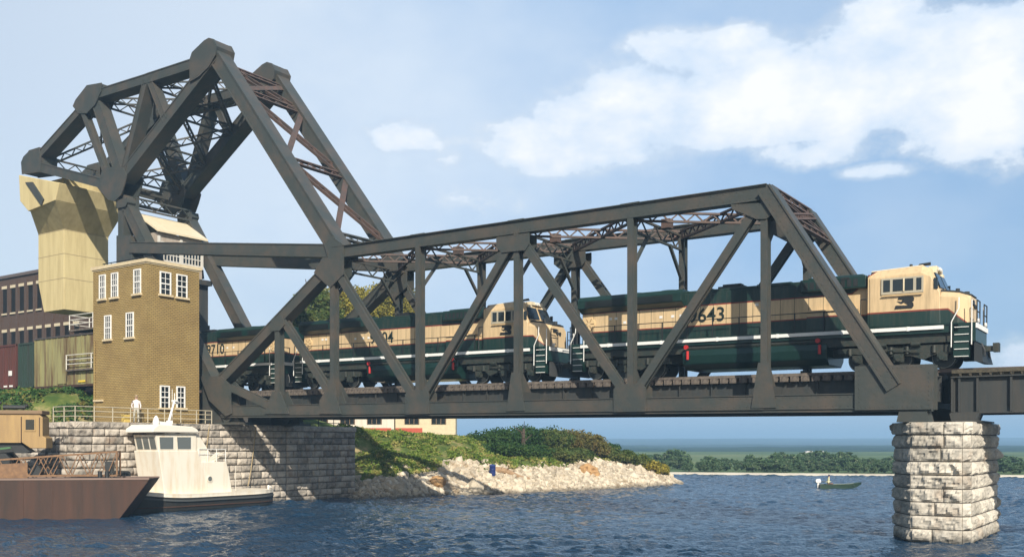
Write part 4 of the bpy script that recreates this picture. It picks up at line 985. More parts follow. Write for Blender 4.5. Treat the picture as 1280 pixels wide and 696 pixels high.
    # cab
    cab = b(MB().loft([[(x, -1.48, 2.0), (x, -1.5, zc - .35), (x, -1.2, zc), (x, 1.2, zc), (x, 1.5, zc - .35), (x, 1.48, 2.0)] for x, zc in ((17.3, 4.66), (19.6, 4.76))] +
                      [[(20.0, -1.48, 2.0), (20.02, -1.47, 4.2), (19.98, -1.12, 4.62), (19.98, 1.12, 4.62), (20.02, 1.47, 4.2), (20.0, 1.48, 2.0)], [(20.45, -1.42, 2.0), (20.4, -1.4, 3.42), (20.36, -1.1, 3.72), (20.36, 1.1, 3.72), (20.4, 1.4, 3.42), (20.45, 1.42, 2.0)]]), 'cab', LIV, bevel=.03)
    b(MB().loft([[(x, -1.18, z), (x, 1.18, z), (x, 1.12, z + .05), (x, -1.12, z + .05)] for x, z in ((17.3, 4.665), (19.6, 4.765))]), 'cab_roof', CABW, cab)
    nose = b(MB().loft([[(20.40, -1.40, 2.0), (20.40, -1.40, 3.28), (20.40, -1.1, 3.52), (20.40, 1.1, 3.52), (20.40, 1.40, 3.28), (20.40, 1.40, 2.0)],
                        [(21.15, -1.36, 2.0), (21.15, -1.33, 3.2), (21.15, -1.02, 3.42), (21.15, 1.02, 3.42), (21.15, 1.33, 3.2), (21.15, 1.36, 2.0)],
                        [(21.65, -.95, 2.0), (21.62, -.9, 3.05), (21.60, -.66, 3.28), (21.60, .66, 3.28), (21.62, .9, 3.05), (21.65, .95, 2.0)]]), 'nose', LIV, cab, bevel=.03)
    b(MB().loft([[(20.38, -1.12, 3.525), (20.38, 1.12, 3.525), (20.38, 1.0, 3.62), (20.38, -1.0, 3.62)], [(21.15, -1.03, 3.44), (21.15, 1.03, 3.44), (21.15, .95, 3.52), (21.15, -.95, 3.52)], [(21.62, -.66, 3.3), (21.62, .66, 3.3), (21.62, .6, 3.37), (21.62, -.6, 3.37)]]), 'glare_panel', mat('antiglare_black', (.02, .024, .024), .8), cab)
    b(MB().cyl((21.0, -.5, 3.5), (21.0, -.5, 3.68), .09).cyl((21.25, .3, 3.45), (21.25, .3, 3.62), .12).bb(20.6, 20.9, .3, .7, 3.5, 3.68), 'nose_fittings', BLACK, cab)
    for s in (-1, 1):
        wf = b(MB().bb(17.85, 19.72, s * 1.495, s * 1.55, 3.50, 4.25), 'side_window', mat('window_frame_grey', (.40, .36, .27), .6), cab); mb = MB()
        for x0, x1 in ((17.95, 18.25), (18.38, 18.86), (18.90, 19.28), (19.42, 19.64)): mb.bb(x0, x1, s * 1.54, s * 1.565, 3.62, 4.17)
        b(mb, 'pane', GLASS, wf); b(MB().bb(17.9, 19.7, s * 1.55, s * 1.62, 3.42, 3.46), 'arm_rest', LCREAM, wf)
        b(MB().bb(18.84, 18.90, s * 1.56, s * 1.60, 3.6, 4.2), 'mullion', CABW, wf)
        # windscreen pane on the sloping front
        mb = MB(); off = .02
        pts = [(20.08, s * .12, 4.42), (20.08, s * 1.05, 4.42), (20.36, s * 1.25, 3.68), (20.36, s * .12, 3.74)]
        mb.add([(x + off + .03, y, z + .01) for x, y, z in pts] + [(x - .1, y, z) for x, y, z in pts], [(0, 1, 2, 3), (7, 6, 5, 4), (0, 4, 5, 1), (1, 5, 6, 2), (2, 6, 7, 3), (3, 7, 4, 0)]); b(mb, 'windscreen', GLASS, cab)
        b(MB().bb(20.15, 20.32, s * 1.40, s * 1.475, 3.62, 4.12), 'quarter_window', GLASS, cab)
    b(MB().bb(19.75, 20.12, -.65, .65, 4.60, 4.80).bb(19.9, 20.14, -.95, -.55, 4.42, 4.58).bb(19.9, 20.14, .55, .95, 4.42, 4.58), 'number_board', CABW, cab, bevel=.02)
    b(MB().cyl((20.1, -.14, 4.70), (20.18, -.14, 4.70), .09, n=12).cyl((20.1, .14, 4.70), (20.18, .14, 4.70), .09, n=12), 'headlight', WHITEP, cab)
    b(MB().cyl((18.9, -.3, 4.8), (18.9, -.3, 5.02), .07).tube([(19.2, -.2, 4.8), (19.2, -.2, 4.95), (19.7, -.2, 4.95)], .035).cyl((19.3, -.45, 4.95), (19.8, -.45, 4.95), .04, .08), 'horn', BLACK, cab)
    b(MB().bb(17.22, 17.34, -1.46, 1.46, 2.0, 4.5), 'cab_rear_wall', LIV, cab)
    # slanted N emblem under the side window
    for s in (-1, 1):
        y0 = s * 1.502; e = s * 1.52; z0 = 2.80; h = .46; x0 = 18.46
        k = .22 * s * -1
        def q(x, z): return (x0 + (x if s < 0 else .86 - x), z0 + z * 1.2)
        mb = MB()
        for pts in ([(0, 0), (.62, 0), (.60, .11), (.12, .13), (.04, .13)], [(.10, .30), (.30, .19), (.42, .24), (.56, .16), (.62, 0), (.78, 0), (.84, .08), (.82, .2), (.76, .235), (.84, .27), (.86, .38), (.78, .46), (.17, .46), (.14, .36), (.36, .35), (.28, .27)]):
            mb.prism([q(*p) for p in pts], min(y0, e), max(y0, e))
        b(mb, 'emblem', BLACK, cab)
    # handrails
    for s in (-1, 1):
        mb = MB(); xs = [2.2 + 1.44 * k for k in range(11)]
        for x in xs: mb.bb(x - .028, x + .028, s * 1.50 - .02, s * 1.50 + .02, 1.9, 2.92)
        mb.cyl((2.2, s * 1.5, 2.90), (16.8, s * 1.5, 2.90), .022, n=6); b(mb, 'handrail', BLACK)
        b(MB().tube([(16.9, s * 1.5, 2.0), (16.9, s * 1.5, 3.35), (17.2, s * 1.5, 3.35)], .028), 'cab_grabrail', BLACK)
        # end steps with white edges and rails
        for e, d in ((21.35, 1), (1.25, -1)):
            mb = MB(); mb.prism([(e - .35, .45), (e + .3, .45), (e + .3, 2.0), (e - .35, 2.0)], min(s * 1.0, s * 1.44), max(s * 1.0, s * 1.44)); st = b(mb, 'step_well', DGREEN)
            mb = MB()
            for k in range(5): z = .47 + k * .33; mb.bb(e - .30, e + .30, s * 1.44, s * 1.50, z, z + .03)
            b(mb, 'step', STRIPE, st)
            mb = MB(); mb.tube([(e - .42, s * 1.53, .9), (e - .42, s * 1.53, 2.05), (e - .12, s * 1.52, 2.65), (e - .12, s * 1.5, 3.15)], .026); mb.tube([(e + .42, s * 1.5, 1.0), (e + .42, s * 1.5, 3.0)], .026); b(mb, 'step_rail', STRIPE, st)
    # front and rear ends
    for e, d in ((21.75, 1), (.85, -1)):
        q = lambda x: e + d * x
        en = b(MB().bb(min(q(-.1), q(.18)), max(q(-.1), q(.18)), -1.45, 1.45, 1.15, 2.0), 'end_platform', DGREEN)
        b(MB().bb(min(q(.18), q(.24)), max(q(.18), q(.24)), -1.46, 1.46, 1.74, 1.96), 'end_stripe', STRIPE, en)
        for g in (-1, 1):
            mb = MB()
            for y in (g * 1.3, g * .55): mb.tube([(q(.2), y, 2.0), (q(.2), y, 3.0)], .03)
            for z in (2.5, 3.0): mb.tube([(q(.2), g * 1.3, z), (q(.2), g * .55, z)], .028)
            b(mb, 'end_railing', BLACK, en)
        b(MB().loft([[(q(.1), -1.3, .28), (q(.1), 1.3, .28), (q(.1), 1.3, 1.15), (q(.1), -1.3, 1.15)], [(q(.4 if d > 0 else .2), -.9, .22), (q(.55 if d > 0 else .25), .9, .22), (q(.35 if d > 0 else .2), .9, 1.0), (q(.35 if d > 0 else .2), -.9, 1.0)]]), 'pilot_plow' if d > 0 else 'pilot', BLACK, en)
        b(MB().bb(min(q(.2), q(.85)), max(q(.2), q(.85)), -.16, .16, .78, 1.02).bb(min(q(.7), q(.95)), max(q(.7), q(.95)), -.24, .2, .74, 1.14), 'coupler', UNDER, en)
        for y in (-.5, -.75, .5, .75): b(MB().tube([(q(.3), y, 1.1), (q(.42), y, .8), (q(.45), y * 1.05, .5)], .03), 'air_hose', BLACK, en)
    b(MB().cyl((21.9, -1.0, 2.1), (22.0, -1.0, 2.1), .1).cyl((21.9, 1.0, 2.1), (22.0, 1.0, 2.1), .1), 'ditch_light', WHITEP)
    b(MB().cyl((21.62, -.14, 2.85), (21.7, -.14, 2.85), .1).cyl((21.62, .14, 2.85), (21.7, .14, 2.85), .1).bb(21.64, 21.68, -.6, -.2, 2.9, 3.1), 'nose_light', BLACK)
LR = thing('diesel_locomotive', 'leading diesel locomotive, its cab out past the right end post, number 9643', 'locomotive', (-29.8, 49.45, 7.9 + gz(-29.8)), 0, 'locomotives hauling over the bridge')
loco_parts(LR)
L2 = copy_tree(LR); L3 = copy_tree(LR)
L2.location = (-52.4, 49.45, 7.9 + gz(-52.4)); L2['label'] = 'second diesel locomotive, whole inside the truss span, number 9704'
L3.location = (-52.4, 49.45, 7.9 + gz(-52.4)); L3['label'] = 'rearmost diesel locomotive facing away, half hidden by the brick control house, number 9710'
NUMM = mat('number_green_black', (.012, .022, .018), .5)
for Lx, num, rz, nx_ in ((LR, '9643', 0, 8.85), (L2, '9704', 0, 8.55), (L3, '9710', math.pi, 8.25)):
    Lx.rotation_euler = (0, .0096 * (1 if rz == 0 else -1), rz)
    for s in (-1, 1): text_mesh(num, 1.04, 'road_number', NUMM, Lx, (nx_, s * .993, 2.86), (R_(90), 0, 0 if s < 0 else math.pi), bold=.008, sx=1.0)

# ------------------------------------------------------------------ brick control house
def window(W, face, fixed, a0, a1, z0, z1, par, rows=4, cols=3):
    """face 'y': in plane Y=fixed, a = X range; face 'x': plane X=fixed, a = Y range"""
    def bx(mb, a, b, d0, d1, c, d):
        if face == 'y': mb.bb(a, b, fixed - d1, fixed - d0, c, d)
        else: mb.bb(fixed + d0, fixed + d1, a, b, c, d)
    fr = MB(); t = .09
    for (a, b, c, d) in ((a0 - t, a0, z0, z1 + t), (a1, a1 + t, z0, z1 + t), (a0, a1, z1, z1 + t), (a0, a1, (z0 + z1) / 2 - .04, (z0 + z1) / 2 + .04)): bx(fr, a, b, -.02, .07, c, d)
    for k in range(1, cols): x = a0 + (a1 - a0) * k / cols; bx(fr, x - .015, x + .015, -.02, .05, z0, z1)
    for k in range(1, rows): z = z0 + (z1 - z0) * k / rows; bx(fr, a0, a1, -.02, .048, z - .018, z + .018)
    f = W(fr, 'window', WHITEP, par)
    p = MB(); bx(p, a0 - .01, a1 + .01, -.03, .022, z0, z1); W(p, 'pane', GLASS, f)
    s = MB(); bx(s, a0 - .2, a1 + .2, -.02, .17, z0 - .14, z0); W(s, 'sill', CREAM, f)
def control_house():
    Yc = 40.7; Xc = P(183, 400, Yc)[0]; Xl = P(116.5, 400, Yc)[0]; Yb = PX(249, 400, Xc)[0]; Yb = min(Yb, 45.9)
    zt_ = P(183, 327, Yc)[1]; t = thing('control_house', 'tall yellow brick control house with a cream cornice and white sash windows', 'building', ((Xl + Xc) / 2, (Yc + Yb) / 2, QT)); W = World(t)
    w = W(MB().bb(Xl, Xc, Yc, Yb, QT - .3, zt_), 'wall', BRICK)
    W(MB().bb(Xl - .12, Xc + .12, Yc - .12, Yb + .12, zt_, zt_ + .22).bb(Xl - .05, Xc + .05, Yc - .05, Yb + .05, zt_ - .1, zt_), 'cornice', CREAM)
    W(MB().bb(Xl + .1, Xc - .1, Yc + .1, Yb - .1, zt_ + .22, zt_ + .26), 'roof', mat('tar_roof', (.05, .05, .05), .9))
    mb = MB()
    for k in range(7): mb.cyl((Xl + .6 + k * .8, Yc + .5, zt_ + .2), (Xl + .6 + k * .8, Yc + .5, zt_ + .52), .035)
    mb.cyl((Xl + .4, Yc + .5, zt_ + .5), (Xl + 5.6, Yc + .5, zt_ + .5), .035); W(mb, 'roof_railing', BLACK)
    for px0, px1, y0, y1 in ((125.5, 131.5, 345.5, 373), (140.5, 147, 343, 371), (168.5, 175.5, 338.5, 366.5), (132, 138.5, 396, 423.5), (159, 166.5, 392.5, 421)):
        a, za = P(px0, y0, Yc); b, zc = P(px1, y1, Yc); window(W, 'y', Yc, a, b, zc, za, t, 4, 3)
    for px0, px1, y0, y1 in ((200.8, 212, 340.5, 369), (221.5, 232.3, 344, 372.5), (201, 210.3, 483, 509.5), (221.5, 229.6, 484, 509.5)):
        a, za = PX(px0, y0, Xc); b, zc = PX(px1, y1, Xc); window(W, 'x', Xc, a, b, zc, za, t, 4, 2)
    # white landings with railings on the far left side
    for py, px0 in ((404, 101), (453, 97)):
        X, z = P(px0, py + 10, 43.6); mb = MB(); mb.bb(X, Xl, 42.6, 44.4, z - .12, z); ld = W(mb, 'landing', TIMB)
        mb = MB()
        for x in (X + .04, (X + Xl) / 2, Xl - .05): mb.cyl((x, 42.65, z), (x, 42.65, z + 1.1), .04)
        for zz in (.4, .75, 1.1): mb.cyl((X, 42.65, z + zz), (Xl, 42.65, z + zz), .035)
        mb.cyl((X + .04, 44.3, z), (X + .04, 44.3, z + 1.1), .04)
        for zz in (.4, .75, 1.1): mb.cyl((X + .04, 42.65, z + zz), (X + .04, 44.3, z + zz), .035)
        W(mb, 'railing', OFFW, ld)
    mb = MB(); a, z = P(118, 502, Yc); mb.bb(a, a + 1.1, Yc - .12, Yc, z, z + .13); W(mb, 'ledge', CREAM)
    mb = MB(); mb.cyl((Xl + .3, Yc - .06, QT), (Xl + .3, Yc - .06, zt_ - 5), .05); W(mb, 'downpipe', BRICK)
    return Xl, Xc
control_house()

def railing(name, lab, pts, h, m, group=None, step=1.35, rails=(.35, .7, 1.0), r=.028):
    t = thing(name, lab, 'railing', pts[0], 0, group); o = Vector(pts[0]); post = MB(); rl = MB(); n0 = 0
    for a, b in zip(pts[:-1], pts[1:]):
        a, b = Vector(a) - o, Vector(b) - o; n = max(1, round((b - a).length / step))
        for k in range(n + 1):
            if k == 0 and a.length > 0: continue
            p = a.lerp(b, k / n); q = MB().cyl((0, 0, 0), (0, 0, h), r * 1.15, n=8); ob = q.build('post', m, t); ob.location = p
        for f in rails: rl.cyl(a + Vector((0, 0, h * f)), b + Vector((0, 0, h * f)), r, n=6)
    rl.build('rail', m, t); return t
RAILP = mat('pale_railing_paint', (.50, .45, .33), .6, (.36, .32, .24), 5)
railing('quay_railing', 'pale pipe railing along the wall top in front of the brick control house', [(-59.6, 34.98, QT), (-57.2, 35.0, QT), (-57.2, 45.4, QT), (-57.9, 45.4, QT)], .95, RAILP)
railing('footway_railing', 'dark railing on the abutment beneath the bridge, in front of the passenger cars', [(-57.4, 52.6, QT), (-57.4, 59.4, QT)], .85, BLACK, step=1.6)

# ------------------------------------------------------------------ people
def person(label, loc, rz, joints, edges, rad, shirt, trousers, zsplit, hair, hold=None, scale=1, top_name='person', hat=None):
    me = bpy.data.meshes.new('person'); me.from_pydata([Vector(j) * scale for j in joints], edges, [])
    o = bpy.data.objects.new('person', me); COL.objects.link(o); o.location = loc; o.rotation_euler = (0, 0, rz)
    sk = o.modifiers.new('skin', 'SKIN'); sk.use_smooth_shade = True
    for i, v in enumerate(me.skin_vertices[0].data): v.radius = (rad[i][0] * scale, rad[i][1] * scale); v.use_root = (i == 0)
    ss = o.modifiers.new('sub', 'SUBSURF'); ss.levels = 2; ss.render_levels = 2
    m = bpy.data.materials.new('clothes'); m.use_nodes = True; N = m.node_tree.nodes; L = m.node_tree.links; b = N['Principled BSDF']; b.inputs['Roughness'].default_value = .8
    tc = N.new('ShaderNodeTexCoord'); sp = N.new('ShaderNodeSeparateXYZ'); L.new(tc.outputs['Object'], sp.inputs[0])
    def step(sock, t): n = N.new('ShaderNodeMath'); n.operation = 'GREATER_THAN'; n.inputs[1].default_value = t; L.new(sock, n.inputs[0]); return n.outputs[0]
    cur = (*trousers, 1)
    for th, colr in ((.07, trousers), (zsplit, shirt), (zsplit + .56, (.45, .27, .18))):
        x = N.new('ShaderNodeMix'); x.data_type = 'RGBA'; L.new(step(sp.outputs[2], th * scale), x.inputs[0])
        if isinstance(cur, tuple): x.inputs[6].default_value = (.05, .04, .03, 1)
        else: L.new(cur, x.inputs[6])
        x.inputs[7].default_value = (*colr, 1); cur = x.outputs[2]
    L.new(cur, b.inputs['Base Color']); me.materials.append(m)
    tag(o, label, 'person'); return o
def stand_person():
    # x forward; standing with one hand on the rail
    J = [(0, 0, .98), (0, 0, 1.2), (0, 0, 1.42), (.01, 0, 1.53), (.03, 0, 1.62), (.03, 0, 1.75),
         (0, .19, 1.42), (-.02, .27, 1.16), (.16, .26, 1.0), (0, -.19, 1.42), (-.04, -.3, 1.16), (.04, -.24, .96),
         (0, .1, .92), (.03, .12, .5), (0, .13, .09), (.15, .15, .04), (0, -.1, .92), (-.02, -.14, .5), (-.06, -.15, .09), (.09, -.17, .04),
         (.23, .25, .96), (.08, -.22, .88)]
    Ed = [(0, 1), (1, 2), (2, 3), (3, 4), (4, 5), (2, 6), (6, 7), (7, 8), (2, 9), (9, 10), (10, 11), (0, 12), (12, 13), (13, 14), (14, 15), (0, 16), (16, 17), (17, 18), (18, 19), (8, 20), (11, 21)]
    Rr = [(.13, .17), (.12, .16), (.12, .17), (.06, .06), (.10, .085), (.09, .08), (.075, .07), (.05, .05), (.035, .035), (.075, .07), (.05, .05), (.035, .035),
          (.1, .1), (.075, .075), (.05, .05), (.045, .04), (.1, .1), (.075, .075), (.05, .05), (.045, .04), (.035, .02), (.035, .02)]
    y, z = PX(170.5, 520, -57.75); o = person('person in pale shirt and light trousers standing at the railing before the brick house', (-57.75, y, QT), R_(-35), J, Ed, Rr, (.62, .56, .54), (.42, .40, .33), 1.0, None)
    hb = MB().lathe([(.02, -.02), (.1, .0), (.115, .06), (.105, .12), (.06, .17), (.01, .19)], (.015, 0, 1.70), 14, 1.05, .88).build('hair', mat('fair_hair', (.30, .22, .13), .8), o, smooth=True)
    MB().box((.122, .03, 1.695), (.012, .022, .012)).box((.122, -.03, 1.695), (.012, .022, .012)).box((.13, 0, 1.665), (.03, .02, .035)).box((.122, 0, 1.63), (.01, .045, .01)).build('face', mat('face_dark', (.2, .1, .07), .7), o)
    hd = MB()
    for bx, by, bz in ((.25, .25, .95), (.09, -.22, .86)):
        for k in range(4): hd.tube([(bx, by - .03 + k * .02, bz), (bx + .035, by - .03 + k * .02, bz - .025), (bx + .045, by - .03 + k * .02, bz - .055 - .006 * (k in (1, 2)))], .009, 6)
        hd.tube([(bx - .02, by + .04, bz), (bx + .02, by + .055, bz - .03)], .011, 6)
    hd.build('fingers', SKIN, o)
    bx = thing('tool_box', 'yellow tool box beside the standing man at the railing', 'tool box', (-57.45, y - .95, QT)); MB().bb(-.16, .16, -.26, .26, 0, .42).build('body', mat('yellow_box', (.55, .40, .10), .6), bx, bevel=.02); MB().bb(-.17, .17, -.27, .27, .42, .5).build('lid', mat('yellow_box', (0, 0, 0)), bx); MB().tube([(0, -.12, .5), (0, -.12, .58), (0, .12, .58), (0, .12, .5)], .015).build('handle', BLACK, bx)
stand_person()

# ------------------------------------------------------------------ tug boat
def tug():
    Xn = -53.55; ya, yb = PX(163, 600, Xn)[0], PX(348, 620, Xn)[0]; Yc = (ya + yb) / 2; L = yb - ya
    t = thing('tugboat', 'small cream tugboat with a black hull moored against the stone wall', 'boat', (-55.15, Yc, 0)); W = World(t)
    def sec(u, z, k):      # hull half-breadth along the length, bow at -Y
        w = 1.62 * (1 - max(0, (.32 - u) / .32) ** 2.2) * (1 - .35 * max(0, (u - .85) / .15) ** 2); return w * k
    n = 22; deck = lambda u: 1.02 + .55 * max(0, (.4 - u) / .4) ** 2 + .05 * max(0, (u - .8) / .2)
    def hull(zs):
        rings = []
        for i in range(n + 1):
            u = i / n; y = ya + L * u; r = []
            prof = [(z if z < 9 else deck(u) + (z - 10), k) for z, k in zs]
            for z, k in prof: r.append((-55.15 + sec(u, z, k) + .02, y - (.0 if z < .5 else .25 * (1 - u) ** 3), z))
            for z, k in prof[::-1]: r.append((-55.15 - sec(u, z, k) - .02, y - (.0 if z < .5 else .25 * (1 - u) ** 3), z))
            rings.append(r)
        return MB().loft(rings)
    HB = mat('tug_black_hull', (.02, .024, .024), .45, (.035, .03, .026), 3)
    h = W(hull([(-.5, .75), (.1, .93), (9.85, 1)]), 'hull', HB)
    W(hull([(9.86, 1.0), (10.0, 1.0)]), 'deck', TUGC)
    W(hull([(9.62, 1.045), (9.74, 1.045)]), 'rub_rail', mat('grey_rub_rail', (.06, .065, .065), .7), h)
    W(hull([(.30, .985), (.38, .985)]), 'waterline_band', BROWNH, h)
    W(hull([(9.985, 1.0), (10.11, 1.01)]), 'bulwark', TUGC, h)
    xn, xf = Xn - .32, -56.45; Q = lambda pts: [PX(a, b, xn) for a, b in pts]
    W(MB().prism(Q([(198, 563), (247, 563), (252, 577), (283, 577), (286, 588), (291, 618), (206, 618), (202, 590)]), xf, xn, 'x'), 'deckhouse', TUGC, bevel=.04)
    W(MB().prism(Q([(195, 543), (246, 541), (246, 564), (199, 564)]), xf + .2, xn - .05, 'x'), 'wheelhouse', TUGC, bevel=.02)
    fin = W(MB().prism(Q([(246, 541), (250, 543), (264, 565), (266, 577), (247, 577)]), xn - .25, xn - .15, 'x'), 'side_fin', TUGC)
    W(MB().prism(Q([(246, 541), (250, 543), (264, 565), (266, 577), (247, 577)]), xf + .1, xf + .2, 'x'), 'side_fin', TUGC)
    W(MB().prism(Q([(188, 540), (189, 535), (196, 530), (238, 533), (244, 536), (247, 540.5)]), xf - .1, xn + .22, 'x'), 'wheelhouse_roof', mat('tug_roof', (.74, .70, .60), .6), bevel=.05)
    for a, b in ((200, 217), (222, 239)):
        fr = W(MB().prism(Q([(a - 1.5, 545), (b + 1.5, 545), (b + 1.5, 562.5), (a - .5, 562.5)]), xn - .05, xn - .035, 'x'), 'window', TUGC)
        W(MB().prism(Q([(a - .3, 546), (b, 546), (b, 561), (a + .8, 561)]), xn - .04, xn - .025, 'x'), 'pane', TUGGLASS, fr)
    # front windows (facing the bow)
    y0, z0 = Q([(195.5, 546)])[0]; y1, z1 = Q([(198.5, 561)])[0]
    for k in range(3):
        x0 = xf + .42 + k * .70; mb = MB(); mb.add([(x0, y0 - .03, z0), (x0 + .55, y0 - .03, z0), (x0 + .55, y1 - .03, z1), (x0, y1 - .03, z1), (x0, y0 + .05, z0), (x0 + .55, y0 + .05, z0), (x0 + .55, y1 + .05, z1), (x0, y1 + .05, z1)], [(0, 1, 2, 3), (7, 6, 5, 4), (0, 4, 5, 1), (1, 5, 6, 2), (2, 6, 7, 3), (3, 7, 4, 0)]); W(mb, 'pane', TUGGLASS)
    y, z = Q([(262, 598)])[0]; p = W(MB().cyl((xn - .02, y, z), (xn + .05, y, z), .24, n=20), 'porthole', TUGC); W(MB().cyl((xn - .01, y, z), (xn + .06, y, z), .16, n=20), 'glass', TUGGLASS, p)
    y, z = Q([(224, 533)])[0]; yt, ztt = Q([(233, 500)])[0]; xm = -55.1
    ms = W(MB().cyl((xm, y, z), (xm, yt, ztt), .09, .06), 'mast', WHITEP); W(MB().box((xm, yt, ztt), (.5, .12, .12)).cyl((xm, yt, ztt), (xm, yt, ztt + .5), .03).box((xm, yt + .1, ztt - .1), (.14, .3, .2)), 'mast_lamp', WHITEP, ms)
    y, z = Q([(204, 531)])[0]; W(MB().lathe([(.2, 0), (.22, .2), (.15, .45), (.06, .6), (.02, .62)], (xm + .5, y, z), 14), 'searchlight', WHITEP, smooth=True)
    y2, z2 = Q([(207, 528)])[0]; W(MB().beam((xm + .4, y2, z2), (xm + .4, y2 + 1.0, z2 - .1), .3, .22).box((xm + .4, y2 + .9, z2 + .06), (.35, .25, .22)), 'radar', WHITEP)
    y, z = Q([(268, 573)])[0]; W(MB().beam((xn - .6, y, z - .25), (xn - .6, y + .9, z + .35), .7, .12), 'hatch', TUGC)
    y, z = PX(165, 585, xn); W(MB().box((xm, y + .1, 1.9), (1.4, .5, 1.6)), 'bow_fender', BLACK, bevel=.15)
    yb2 = yb - .35; W(MB().cyl((xm + .9, yb2, 1.05), (xm + .9, yb2, 1.45), .08).cyl((xm + .8, yb2, 1.32), (xm + 1.2, yb2, 1.32), .05), 'bitt', WHITEP)
    rp = mat('mooring_rope', (.35, .27, .15), .9)
    for y0, y1 in ((yb - .5, yb + .9), (ya + 7.2, ya + 8.6)):
        A, B = Vector((-56.2, y0, 1.35)), Vector((-56.95, y1, QT + .03)); pts = [A.lerp(B, k / 8) - Vector((0, 0, .5 * math.sin(math.pi * k / 8))) for k in range(9)]
        W(MB().tube(pts, .035), 'mooring_rope', rp)
    (a0, b0), (a1, b1) = Q([(250, 575)])[0], Q([(283, 575)])[0]
    mb = MB()
    for f in (0, .33, .66, 1): yy = a0 + (a1 - a0) * f; mb.tube([(xn - .1, yy, b0 - .1), (xn - .1, yy, b0 + .75)], .025)
    mb.tube([(xn - .1, a0, b0 + .75), (xn - .1, a1, b1 + .75)], .025); mb.tube([(xn - .1, a0, b0 + .4), (xn - .1, a1, b1 + .4)], .02); W(mb, 'hand_rail', WHITEP)
    y, z = Q([(236, 531)])[0]; W(MB().cyl((xm - .5, y, z), (xm - .5, y, z + 2.4), .018), 'whip_antenna', WHITEP)
    mb = MB()
    for f in (.3, .5, .7): yy = ya + L * f; mb.bb(xn + .001, xn + .012, yy - .02, yy + .02, 1.2, 2.9)
    W(mb, 'plate_seam', TUGC)
tug()

